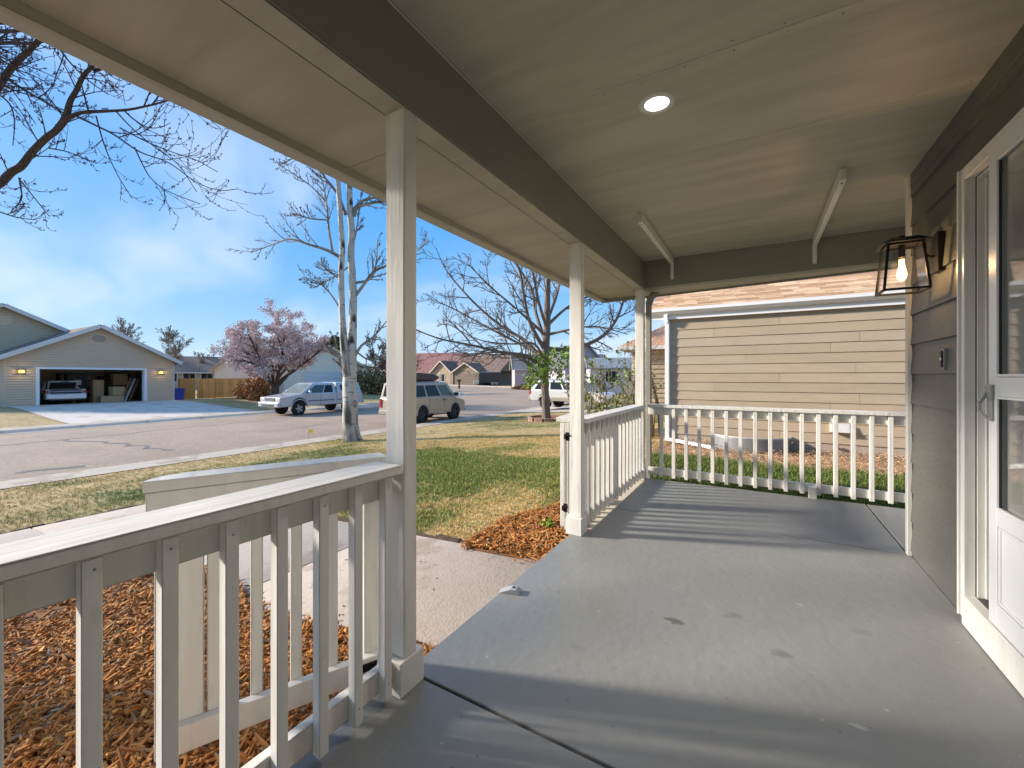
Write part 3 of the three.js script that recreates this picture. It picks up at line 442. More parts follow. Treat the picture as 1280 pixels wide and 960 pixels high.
// mulch beds: shredded bark chips over dark soil
{
  const xs = axis([[-5.9], [-1.34, 0.12]]), zs = axis([[-5.8], [3.3, 0.12]]);
  structure('mulch_bed', sheet(xs, zs, (x, z) => gy(x, z) + 0.012 + 0.05 * fbm(x * 2.2, z * 2.2, 3, 210), null, bedEdge), mulchSoil);
  const chip = (() => { const g = new THREE.BoxGeometry(0.07, 0.007, 0.013, 2, 1, 1); const p = g.attributes.position; for (let i = 0; i < p.count; i++) { const x = p.getX(i); p.setY(i, p.getY(i) - 3.0 * x * x); if (Math.abs(x) > 0.03) { p.setZ(i, p.getZ(i) * 0.45); } } g.computeVertexNormals(); return needs(g); })();
  const pts = []; let guard = 0;
  while (pts.length < 66000 && guard++ < 600000) { const near = R() < 0.70; const x = near ? rr(-3.9, -1.35) : rr(-5.8, -1.35), z = near ? (R() < 0.75 ? rr(-1.7, 1.2) : rr(-5.6, -2.9)) : rr(-5.6, 3); if (inBed(x, z) || (R() < 0.05 && inBed(x + rr(-0.18, 0.18), z + rr(-0.18, 0.18)))) pts.push([x, z]); }
  const m = new THREE.InstancedMesh(chip, std({ color: 0xffffff, roughness: 0.95 }), pts.length), M = new THREE.Matrix4(), q = new THREE.Quaternion(), e = new THREE.Euler(), c = new THREE.Color();
  pts.forEach(([x, z], i) => { const s = Math.pow(R(), 2.4) * 1.9 + 0.25; q.setFromEuler(e.set(rr(-0.7, 0.7), rr(0, 6.28), rr(-0.5, 0.5))); m.setMatrixAt(i, M.compose(new THREE.Vector3(x, gy(x, z) + 0.018 + 0.05 * fbm(x * 2.2, z * 2.2, 3, 210) + R() * 0.03, z), q, new THREE.Vector3(s * rr(0.5, 1.2), rr(0.7, 1.6), rr(0.45, 1.5)))); const t = R(), k = 0.5 + 1.0 * R() * R(); c.setRGB(lerp(0.41, 0.64, t) * k, lerp(0.165, 0.35, t * t) * k, lerp(0.032, 0.105, t * t) * k); if (R() < 0.09) c.lerp(new THREE.Color().setRGB(0.26, 0.21, 0.16), rr(0.5, 0.9)).multiplyScalar(rr(0.4, 1.2)); m.setColorAt(i, c); });
  m.name = 'mulch'; m.castShadow = m.receiveShadow = true; scene.add(m); tag(m, 'rust brown shredded bark mulch in the beds beside the porch', 'mulch', null, 'stuff');
}
// grass: tufts of bent blades on the lawn and in the side yard
{
  const blade = (() => { const P = [], I = []; for (let b = 0; b < 5; b++) { const a = b * 1.26 + 0.4, h = 0.028 + 0.016 * hash2(b, 1, 3), w = 0.0028, dx = Math.cos(a), dz = Math.sin(a), o = P.length / 3, lean = 0.012 + 0.018 * hash2(b, 2, 4); const ox = dx * 0.008, oz = dz * 0.008; P.push(ox - dz * w, -0.004, oz + dx * w, ox + dz * w, -0.004, oz - dx * w, ox + dx * lean * 0.4 - dz * w * 0.7, h * 0.6, oz + dz * lean * 0.4 + dx * w * 0.7, ox + dx * lean * 0.4 + dz * w * 0.7, h * 0.6, oz + dz * lean * 0.4 - dx * w * 0.7, ox + dx * lean * 1.2, h * 0.85, oz + dz * lean * 1.2); I.push(o, o + 1, o + 2, o + 1, o + 3, o + 2, o + 2, o + 3, o + 4); } const g = new THREE.BufferGeometry(); g.setAttribute('position', new THREE.Float32BufferAttribute(P, 3)); g.setAttribute('uv', new THREE.Float32BufferAttribute(new Float32Array(P.length / 3 * 2), 2)); g.setIndex(I); g.computeVertexNormals(); return needs(g); })();
  const onWalk = (x, z) => (x > -7.42 && x < -1.3 && z > -3.08 && z < -1.5) || (x > -7.42 && x < -5.6 && z > -1.6);
  const pts = []; let guard = 0;
  while (pts.length < 100000 && guard++ < 900000) {
    let x, z; const r = R();
    if (r < 0.62) { x = rr(-8.5, -1.4); z = rr(-11, -2.9); } else if (r < 0.80) { x = rr(-11.9, -6.4); z = rr(-9, 1.5); } else if (r < 0.9) { x = rr(-12, -1.4); z = rr(-22, -8); } else { x = rr(-1.6, 2.6); z = rr(-8.3, -5.52); }
    if (onWalk(x, z) || inBed(x, z) || (x > -1.4 && z > -5.53)) continue;
    if (x > -1.6 && z < -7.0 && R() > 1.2 * greenness(x, z)) continue; if (vnoise(x * 5, z * 5, 220) * 0.6 + greenness(x, z) * 0.7 < 0.28 * R() + 0.1) continue; pts.push([x, z]);
  }
  const m = new THREE.InstancedMesh(blade, std({ color: 0xffffff, roughness: 0.9, side: THREE.DoubleSide }), pts.length), M = new THREE.Matrix4(), q = new THREE.Quaternion(), e = new THREE.Euler(), c = new THREE.Color();
  pts.forEach(([x, z], i) => { const g = greenness(x, z), side = x > -1.6 && z < -5.4; const s = rr(0.55, 1.3) * (side ? 1.5 : 0.75 + 0.6 * g); q.setFromEuler(e.set(rr(-0.3, 0.3), rr(0, 6.28), rr(-0.3, 0.3))); m.setMatrixAt(i, M.compose(new THREE.Vector3(x, gy(x, z), z), q, new THREE.Vector3(s, s * rr(0.7, 1.25), s))); const green = R() < sstep(0.18, 0.62, g + rr(-0.15, 0.15)); const k = rr(0.7, 1.35); if (side) c.setRGB(0.115 * k * rr(0.7, 1.5), 0.165 * k, 0.03 * k); else if (green) c.setRGB(0.25 * k * rr(0.7, 1.3), 0.275 * k, 0.06 * k); else c.setRGB(0.68 * k, 0.50 * k, 0.21 * k); m.setColorAt(i, c); });
  m.name = 'grass'; m.castShadow = m.receiveShadow = true; scene.add(m); tag(m, 'patchy green and straw coloured grass on the front lawn and side yard', 'grass', null, 'stuff');
}

// ================================================================ trees and shrubs
class Tubes {
  constructor() { this.P = []; this.N = []; this.U = []; this.I = []; }
  add(pts, rad, sides) {                                // pts: [Vector3], rad: [number]
    const n = pts.length; let t = new THREE.Vector3(), u = new THREE.Vector3(), v = new THREE.Vector3(), L = 0; const base = this.P.length / 3;
    u.set(0.31, 0.2, 0.93);
    for (let i = 0; i < n; i++) {
      t.subVectors(pts[Math.min(n - 1, i + 1)], pts[Math.max(0, i - 1)]).normalize(); u.addScaledVector(t, -u.dot(t)); if (u.lengthSq() < 1e-6) u.set(t.y, -t.x, 0.1).addScaledVector(t, 0); u.normalize(); v.crossVectors(t, u);
      if (i) L += pts[i].distanceTo(pts[i - 1]);
      for (let k = 0; k <= sides; k++) { const a = k / sides * 2 * Math.PI, c = Math.cos(a), s = Math.sin(a); const nx = u.x * c + v.x * s, ny = u.y * c + v.y * s, nz = u.z * c + v.z * s; this.P.push(pts[i].x + nx * rad[i], pts[i].y + ny * rad[i], pts[i].z + nz * rad[i]); this.N.push(nx, ny, nz); this.U.push(k / sides, L); }
    }
    for (let i = 0; i + 1 < n; i++) for (let k = 0; k < sides; k++) { const a = base + i * (sides + 1) + k, b = a + sides + 1; this.I.push(a, a + 1, b, a + 1, b + 1, b); }
  }
  geo() { const g = new THREE.BufferGeometry(); g.setAttribute('position', new THREE.Float32BufferAttribute(this.P, 3)); g.setAttribute('normal', new THREE.Float32BufferAttribute(this.N, 3)); g.setAttribute('uv', new THREE.Float32BufferAttribute(this.U, 2)); g.setIndex(this.I); return g; }
}
const V3 = (a) => new THREE.Vector3(...a);
function smooth(pts, rad, per = 3) {                    // refine a path of points and radii
  const c = new THREE.CatmullRomCurve3(pts, false, 'centripetal'), n = (pts.length - 1) * per, P = [], Rr = [];
  for (let i = 0; i <= n; i++) { P.push(c.getPoint(i / n)); const f = i / per, k = Math.min(pts.length - 2, Math.floor(f)); Rr.push(lerp(rad[k], rad[k + 1], f - k)); } return [P, Rr];
}
const randDir = () => { const a = rr(0, 6.283), y = rr(-1, 1), s = Math.sqrt(1 - y * y); return new THREE.Vector3(Math.cos(a) * s, y, Math.sin(a) * s); };
function sideDir(dir, angle) { const r = randDir(); r.addScaledVector(dir, -r.dot(dir)).normalize(); return dir.clone().multiplyScalar(Math.cos(angle)).addScaledVector(r, Math.sin(angle)).normalize(); }
// grows a limb and its offshoots; o: { levels, kids[], ang[], ratio, wander, trop[], seg, minR, tips }
function grow(T, p, dir, len, r, lvl, o) {
  const n = Math.max(3, Math.round(len / (o.seg ?? 0.35))), pts = [p.clone()], rad = [r], dirs = [dir.clone()]; let d = dir.clone(), q = p.clone();
  for (let i = 1; i <= n; i++) { d.addScaledVector(randDir(), o.wander * (o.wl ? o.wl[lvl] : 1)); d.y += (o.trop[lvl] ?? 0) / n * (o.curl ? lerp(1, o.curl, i / n) : 1); d.normalize(); q.addScaledVector(d, len / n); pts.push(q.clone()); dirs.push(d.clone()); rad.push(Math.max(o.minR, r * (1 - 0.72 * i / n))); }
  T.add(pts, rad, r > 0.09 ? 9 : r > 0.035 ? 6 : r > 0.012 ? 4 : 3);
  offshoots(T, pts, rad, dirs, len, lvl, o);
}
function offshoots(T, pts, rad, dirs, len, lvl, o) {
  const n = pts.length - 1;
  if (lvl < o.levels) {
    const K = o.kids[lvl]; const k = Math.floor(K) + (R() < K % 1 ? 1 : 0);
    for (let i = 0; i < k; i++) { const t = clamp(lerp(o.from ?? 0.25, 1, (i + R()) / k), 0, 1), f = t * n, j = Math.min(n - 1, Math.floor(f)); const pp = pts[j].clone().lerp(pts[j + 1], f - j), rc = lerp(rad[j], rad[j + 1], f - j); grow(T, pp, sideDir(dirs[j], o.ang[lvl] * rr(0.7, 1.3)), len * o.ratio * rr(0.6, 1.15) * (1 - 0.35 * t), Math.max(o.minR, Math.min(rc * 0.72, (o.rmax ?? 1))), lvl + 1, o); }
  }
  if (o.tips && lvl >= o.levels - 1) for (let i = 1; i <= n; i++) o.tips.push([pts[i], dirs[i], i / n]);
}
function pathLimb(T, px, o, lvl, len) {                 // a surveyed limb [u, v, depth, radius in px], with offshoots
  const pts = px.map((p) => V3(at(p[0], p[1], p[2]))), rad = px.map((p) => Math.max(0.003, p[3] * p[2] / 525)); const [P, Rr] = smooth(pts, rad, 4);
  T.add(P, Rr, Rr[0] > 0.09 ? 12 : Rr[0] > 0.03 ? 7 : 5); const D = P.map((p, i) => new THREE.Vector3().subVectors(P[Math.min(P.length - 1, i + 1)], P[Math.max(0, i - 1)]).normalize());
  if (o) offshoots(T, P, Rr, D, len ?? P[0].distanceTo(P[P.length - 1]), lvl, o); return [P, Rr, D];
}
function local(g, x, y, z) { g.translate(-x, -y, -z); return g; }
function buds(tips, size, keep, mat) {                  // little knobs along the twigs
  const b = new THREE.OctahedronGeometry(1, 0), P = [], N = []; const src = needs(b).attributes; const q = new THREE.Quaternion(), v = new THREE.Vector3(), up = new THREE.Vector3(0, 1, 0);
  for (const [p, d] of tips) { if (R() > keep) continue; const k = 1 + Math.floor(R() * 2.5); for (let j = 0; j < k; j++) { const s = size * rr(0.6, 1.3); q.setFromUnitVectors(up, sideDir(d, rr(0.2, 0.9))); const off = randDir().multiplyScalar(size * 1.2); for (let i = 0; i < src.position.count; i++) { v.set(src.position.getX(i) * s * 0.55, src.position.getY(i) * s, src.position.getZ(i) * s * 0.55).applyQuaternion(q).add(p).add(off); P.push(v.x, v.y, v.z); v.set(src.normal.getX(i), src.normal.getY(i), src.normal.getZ(i)).applyQuaternion(q); N.push(v.x, v.y, v.z); } } }
  const g = new THREE.BufferGeometry(); g.setAttribute('position', new THREE.Float32BufferAttribute(P, 3)); g.setAttribute('normal', new THREE.Float32BufferAttribute(N, 3)); g.setAttribute('uv', new THREE.Float32BufferAttribute(new Float32Array(P.length / 3 * 2), 2)); return g;
}
// leaves or petals as small bent faces with their own tone
function leaves(list, mat, shape = 'leaf') {            // list: [x, y, z, size, r, g, b]
  const P = [], C = [], I = [], a = new THREE.Vector3(), b = new THREE.Vector3(), c = new THREE.Vector3();
  for (const [x, y, z, s, r, g, bl] of list) { a.copy(randDir()); b.copy(sideDir(a, Math.PI / 2)); c.crossVectors(a, b); const o = P.length / 3; const w = s * 0.42; P.push(x, y, z, x + a.x * s * 0.5 + b.x * w + c.x * s * 0.12, y + a.y * s * 0.5 + b.y * w + c.y * s * 0.12, z + a.z * s * 0.5 + b.z * w + c.z * s * 0.12, x + a.x * s, y + a.y * s, z + a.z * s, x + a.x * s * 0.5 - b.x * w + c.x * s * 0.12, y + a.y * s * 0.5 - b.y * w + c.y * s * 0.12, z + a.z * s * 0.5 - b.z * w + c.z * s * 0.12); for (let i = 0; i < 4; i++) C.push(r, g, bl); I.push(o, o + 1, o + 2, o, o + 2, o + 3); }
  const g = new THREE.BufferGeometry(); g.setAttribute('position', new THREE.Float32BufferAttribute(P, 3)); g.setAttribute('color', new THREE.Float32BufferAttribute(C, 3)); g.setAttribute('uv', new THREE.Float32BufferAttribute(new Float32Array(P.length / 3 * 2), 2)); g.setIndex(I); g.computeVertexNormals(); return g;
}
const barkTex = (a, b, s) => tex(256, 512, (u, v) => { const w = fbm(u * 6, v * 4, 3, s, 6, 4); const n = fbm(u * 12 + w * 2, v * 5, 5, s + 1, 12, 5), f = fbm(u * 40, v * 16, 3, s + 2, 40, 16); return mixc(a, b, clamp(0.7 * n + 0.3 * f)); }, true, [1, 0.8]);
const barkBump = tex(256, 512, (u, v) => fbm(u * 14 + fbm(u * 5, v * 4, 3, 301, 5, 4), v * 6, 5, 300, 14, 6), false, [1, 0.8]);
const brownBark = std({ map: barkTex([0.05, 0.038, 0.028], [0.19, 0.15, 0.115], 310), bumpMap: barkBump, bumpScale: 0.05, roughness: 0.95 });
const greyBark = std({ map: barkTex([0.075, 0.058, 0.046], [0.26, 0.21, 0.175], 320), bumpMap: barkBump, bumpScale: 0.03, roughness: 0.95 });
const darkBark = std({ map: barkTex([0.045, 0.034, 0.028], [0.12, 0.09, 0.075], 330), bumpMap: barkBump, bumpScale: 0.03, roughness: 0.95 });
const twigBark = std({ color: rgb(0.085, 0.058, 0.05), roughness: 0.9 });
const greyTwig = std({ color: rgb(0.27, 0.215, 0.175), roughness: 0.95 });
const budMat = std({ color: rgb(0.12, 0.04, 0.045), roughness: 0.8 });
// aspen bark: pale with dark eyes, horizontal ticks and a rough grey foot
const aspenBark = std({ map: tex(512, 2048, (u, v) => {
  const Y = v * 8; let c = mixc([0.44, 0.405, 0.33], [0.58, 0.55, 0.48], fbm(u * 5, v * 20, 4, 340, 5, 20));
  const tick = sstep(0.66, 0.74, fbm(u * 7, v * 170, 3, 341, 7, 170)); c = mixc(c, [0.16, 0.13, 0.11], tick * 0.8);
  for (let i = 0; i < 26; i++) { const ex = hash2(i, 1, 342), ey = hash2(i, 2, 342) * 8; let dx = Math.abs(u - ex); dx = Math.min(dx, 1 - dx) * 9; const dy = (Y - ey) * 6.5; const sz = 0.55 + 0.8 * hash2(i, 3, 342); const d = Math.hypot(dx, dy * (dy < 0 ? 1.5 : 1)) / sz + 0.6 * (fbm(u * 20, v * 90, 3, 343) - 0.5); const arch = Math.abs(dy + 1.2 * dx * dx - 0.9) < 0.28 && dx < 1.1 ? 1 : 0; c = mixc(c, [0.045, 0.035, 0.03], Math.max(sstep(0.75, 0.4, d), arch * 0.75)); }
  const foot = sstep(1.5, 0.35, Y + 1.2 * (fbm(u * 7, v * 14, 4, 344, 7) - 0.5) * 2); const crack = sstep(0.42, 0.55, fbm(u * 12, v * 16, 4, 345, 12)); c = mixc(c, mixc([0.40, 0.36, 0.30], [0.06, 0.048, 0.04], crack), foot * 0.9);
  return c;
}, true, [1, 1 / 8]), bumpMap: barkBump, bumpScale: 0.012, roughness: 0.85 });

// --- tree at the left whose limbs reach into the view (its trunk stands beyond the frame)
{
  const T = new Tubes(), W = new Tubes(), tips = [];
  const tw = { levels: 3, kids: [0, 6, 3.2], ang: [0.6, 0.7, 0.7], ratio: 0.6, wander: 0.085, trop: [0, -0.35, 0.5, 0.7], curl: 1.6, seg: 0.06, minR: 0.0017, from: 0.15, tips, rmax: 0.008 };
  const D = 3.5;
  const base = [-6.6, gy(-6.6, 1.2), 1.2];
  const foot = [V3([base[0], base[1] - 0.1, base[2]]), V3([base[0] + 0.05, 0.6, 1.15]), V3([base[0] + 0.2, 1.5, 0.9])];
  { const A = at(-60, 262, 3.7); const pts = [...foot, V3([-6.15, 2.1, 0.25]), V3(A)]; const [P, q] = smooth(pts, [0.24, 0.19, 0.15, 0.075, 0.038], 5); T.add(P, q, 12); const up = [foot[2], V3([-6.6, 2.6, 0.9]), V3([-6.3, 4.2, 0.5]), V3([-6.0, 6.0, 0.3])]; const [P2, q2] = smooth(up, [0.15, 0.11, 0.08, 0.03], 5); T.add(P2, q2, 10); const B = at(-60, 175, 3.6); const [P3, q3] = smooth([V3([-6.5, 2.9, 0.8]), V3([-6.1, 3.2, 0.2]), V3(B)], [0.08, 0.045, 0.031], 5); T.add(P3, q3, 9); }
  const L1 = pathLimb(T, [[-60, 262, 3.7, 8.5], [-20, 240, 3.62, 7.6], [0, 229, 3.6, 7.2], [14, 215, 3.57, 7.0], [26, 208, 3.55, 6.6], [40, 190, 3.53, 6.0], [58, 172, 3.5, 6.0], [70, 163, 3.47, 5.6], [82, 147, 3.45, 6.2], [88, 126, 3.4, 4.6], [96, 112, 3.38, 4.2], [104, 95, 3.35, 4.0], [122, 76, 3.3, 3.2], [150, 40, 3.3, 2.6]].map((p) => [p[0], p[1], p[2], p[3] * 0.62]), null);
  const L2 = pathLimb(T, [[-60, 175, 3.6, 7], [-15, 128, 3.55, 6.4], [0, 106, 3.5, 6], [15, 84, 3.5, 5.6], [33, 66, 3.45, 5.2], [60, 40, 3.4, 4.4]].map((p) => [p[0], p[1], p[2], p[3] * 0.62]), null);
  const sub = (px, len, l = 1) => pathLimb(W, px.map((p) => [p[0], p[1], p[2], p[3] * 0.72]), tw, l, len);
  sub([[80, 150, 3.45, 4.2], [100, 141, 3.42, 3.2], [130, 139, 3.4, 2.5], [160, 137, 3.36, 2.1], [190, 131, 3.32, 1.7], [226, 124, 3.3, 1.1], [250, 140, 3.3, 0.7], [275, 160, 3.3, 0.5]], 1.0);
  sub([[117, 88, 3.36, 3.0], [130, 85, 3.35, 2.4], [146, 82, 3.34, 1.9], [190, 95, 3.3, 0.9], [240, 120, 3.3, 0.6]], 0.9);
  sub([[95, 145, 3.42, 2.0], [118, 156, 3.4, 1.7], [142, 168, 3.38, 1.5], [175, 190, 3.35, 1.2], [210, 203, 3.32, 0.9], [248, 229, 3.3, 0.7], [275, 238, 3.3, 0.6], [298, 236, 3.3, 0.5]], 0.9);
  sub([[168, 184, 3.36, 1.2], [178, 205, 3.34, 1.0], [188, 222, 3.32, 0.8], [208, 238, 3.3, 0.7], [250, 255, 3.3, 0.5]], 0.7);
  sub([[150, 160, 3.38, 1.2], [185, 178, 3.36, 1.0], [215, 190, 3.34, 0.8], [245, 200, 3.32, 0.6], [272, 215, 3.3, 0.5]], 0.8);
  sub([[10, 99, 3.5, 2.2], [30, 112, 3.48, 1.8], [57, 128, 3.46, 1.5], [82, 143, 3.44, 1.2]], 0.6);
  sub([[60, 40, 3.4, 2.0], [85, 75, 3.4, 1.4], [110, 100, 3.38, 1.0], [135, 118, 3.36, 0.7]], 0.7);
  sub([[190, 131, 3.32, 1.3], [200, 118, 3.3, 1.0], [206, 112, 3.3, 0.6]], 0.4);
  sub([[24, 222, 3.55, 1.5], [26, 236, 3.55, 1.2], [27, 248, 3.55, 0.9], [14, 264, 3.55, 0.6]], 0.35);
  sub([[26, 226, 3.55, 1.1], [42, 246, 3.55, 0.8], [62, 271, 3.55, 0.5]], 0.35);
  sub([[60, 185, 3.5, 1.2], [85, 190, 3.5, 0.9], [115, 202, 3.5, 0.5]], 0.4);
  sub([[-5, 115, 3.5, 1.5], [12, 130, 3.5, 1.2], [18, 150, 3.5, 0.9], [16, 182, 3.5, 0.5]], 0.5);
  sub([[0, 265, 3.5, 1.2], [22, 272, 3.5, 0.9], [46, 275, 3.5, 0.5]], 0.3);
  sub([[120, 145, 3.4, 1.3], [130, 180, 3.4, 1.0], [145, 215, 3.4, 0.7], [165, 248, 3.4, 0.4]], 0.5);
  sub([[145, 139, 3.38, 1.3], [165, 160, 3.36, 1.0], [195, 185, 3.34, 0.8], [222, 205, 3.32, 0.6], [246, 240, 3.3, 0.4]], 0.7);
  const twl = { ...tw, kids: [14, 4, 2.5], ang: [0.8, 0.7, 0.7], ratio: 0.34, rmax: 0.006 }; offshoots(W, L1[0], L1[1], L1[2], 1.5, 0, twl); offshoots(W, L2[0], L2[1], L2[2], 1.5, 0, { ...twl, kids: [20, 4, 2.5] });
  for (let i = 0; i < 16; i++) { const q = rr(0, 6.28), yy = rr(2.6, 5.8); grow(W, new THREE.Vector3(-6.45 + 0.03 * yy, yy, 1.05 - 0.12 * yy), new THREE.Vector3(Math.cos(q), 0.75, Math.sin(q) - 0.25).normalize(), rr(2.0, 3.4), 0.045, 0, { levels: 3, kids: [7, 5, 3], ang: [0.6, 0.7, 0.7], ratio: 0.5, wander: 0.09, trop: [0.2, 0.2, 0.1, 0], seg: 0.2, minR: 0.004, from: 0.2, rmax: 0.02 }); }  // extra crown limbs, added to shade the porch wall and floor from the sun
  const t = thing('street_tree', 'bare brown tree at the far left whose budding limbs hang over the lawn', 'tree', base);
  part(t, 'trunk', local(T.geo(), ...base), brownBark); part(t, 'twigs', local(W.geo(), ...base), twigBark); part(t, 'buds', local(buds(tips, 0.0075, 0.5), ...base), budMat, null, 'stuff');
}
// --- aspen on the verge, two pale stems
{
  const T = new Tubes(), W = new Tubes(), tips = [], D = 13; const bp = at(441, 553, D), base = [bp[0], gy(bp[0], bp[2]), bp[2]];
  const o = { levels: 3, kids: [0, 13, 5], ang: [0.7, 0.7, 0.6], ratio: 0.40, wander: 0.09, trop: [0, 0.25, 0.3, 0.2], seg: 0.16, minR: 0.0062, from: 0.3, tips, rmax: 0.02 };
  const P = (a) => a.map((p) => [p[0], p[1], D + (p[3] ?? 0), p[2] * 0.88]);
  pathLimb(T, P([[442, 560, 19], [440, 548, 12.5], [438, 530, 10.6], [438, 505, 10], [437, 480, 9.6], [438, 458, 8.6], [440, 430, 6.2], [441, 400, 5.4], [441.5, 370, 5.2], [440, 340, 4.9], [438.5, 315, 4.7], [440, 293, 4.5], [438, 268, 4.3], [437, 240, 3.9], [436, 212, 4], [436, 175, 3.5], [438, 130, 2.6], [440, 70, 1.4]]), null);
  pathLimb(T, P([[435, 470, 6.5, -0.1], [431, 440, 5.8, -0.15], [428, 400, 4.4, -0.2], [427, 370, 4.1, -0.2], [426.5, 340, 4.0, -0.2], [428, 310, 3.8, -0.2], [426.5, 285, 3.6, -0.2], [424, 250, 3.3, -0.2], [422, 220, 3.4, -0.2], [420, 185, 2.8, -0.2], [415, 130, 1.8, -0.2], [410, 70, 1, -0.2]]), null);
  const b = (l, len, lv = 1) => pathLimb(T, P(l), o, lv, len);
  b([[426, 322, 3], [410, 313, 2.2], [387, 306, 1.7], [363, 299, 1.3], [340, 306, 0.9], [313, 316, 0.6]], 2.4);
  b([[416, 316, 1.7], [411, 286, 1.6], [409, 261, 1.5], [404, 231, 1.2], [396, 205, 0.8]], 1.9);
  b([[432, 268, 2.6], [422, 243, 2.1], [410, 227, 1.7], [395, 208, 1.3], [375, 198, 0.9], [358, 200, 0.5]], 2.0);
  b([[410, 275, 1.2], [387, 273, 1.0], [365, 266, 0.6]], 1.5); b([[408, 253, 1.2], [389, 233, 0.9], [369, 219, 0.7], [350, 207, 0.4]], 1.6);
  b([[442, 270, 3], [446, 260, 2.6], [460, 255, 2.2], [481, 251, 1.8], [515, 240, 1.2], [545, 215, 0.7]], 1.9); b([[442, 262, 2.4], [454, 251, 2], [473, 245, 1.6], [500, 225, 1.0]], 1.6);
  b([[441, 374, 2.6], [454, 357, 2.2], [467, 340, 1.8], [481, 333, 1.6], [512, 320, 1.1], [535, 300, 0.7]], 1.9); b([[443, 354, 2], [462, 349, 1.6], [469, 336, 1.2], [472, 300, 0.6]], 1.4);
  b([[428, 390, 1.4], [412, 366, 1.0], [396, 352, 0.8], [378, 346, 0.5]], 1.4); b([[427, 350, 1.2], [412, 340, 0.9], [400, 330, 0.5]], 1.2); b([[440, 330, 1.3], [420, 345, 0.9], [392, 360, 0.6]], 1.3);
  b([[437, 235, 2], [450, 205, 1.5], [470, 170, 0.9]], 1.8); b([[421, 215, 2], [405, 185, 1.5], [392, 150, 0.9]], 1.8); b([[443, 300, 1.2], [446, 285, 1.0], [452, 240, 0.5]], 0.9);
  b([[441, 450, 2.4], [452, 432, 1.8], [468, 420, 1.3], [490, 392, 0.8]], 1.5); b([[430, 455, 1.2], [415, 440, 0.8], [402, 436, 0.5]], 1.0); b([[432, 470, 1.8], [425, 455, 1.2], [418, 420, 0.7]], 0.8); b([[446, 440, 1.3], [462, 450, 1.0], [480, 442, 0.6]], 1.0);
  const t = thing('aspen_tree', 'pale aspen with two stems, dark scarred bark and bare twigs on the verge', 'tree', base);
  part(t, 'trunk', local(T.geo(), ...base), aspenBark); part(t, 'buds', local(buds(tips, 0.022, 0.26), ...base), budMat, null, 'stuff');
}
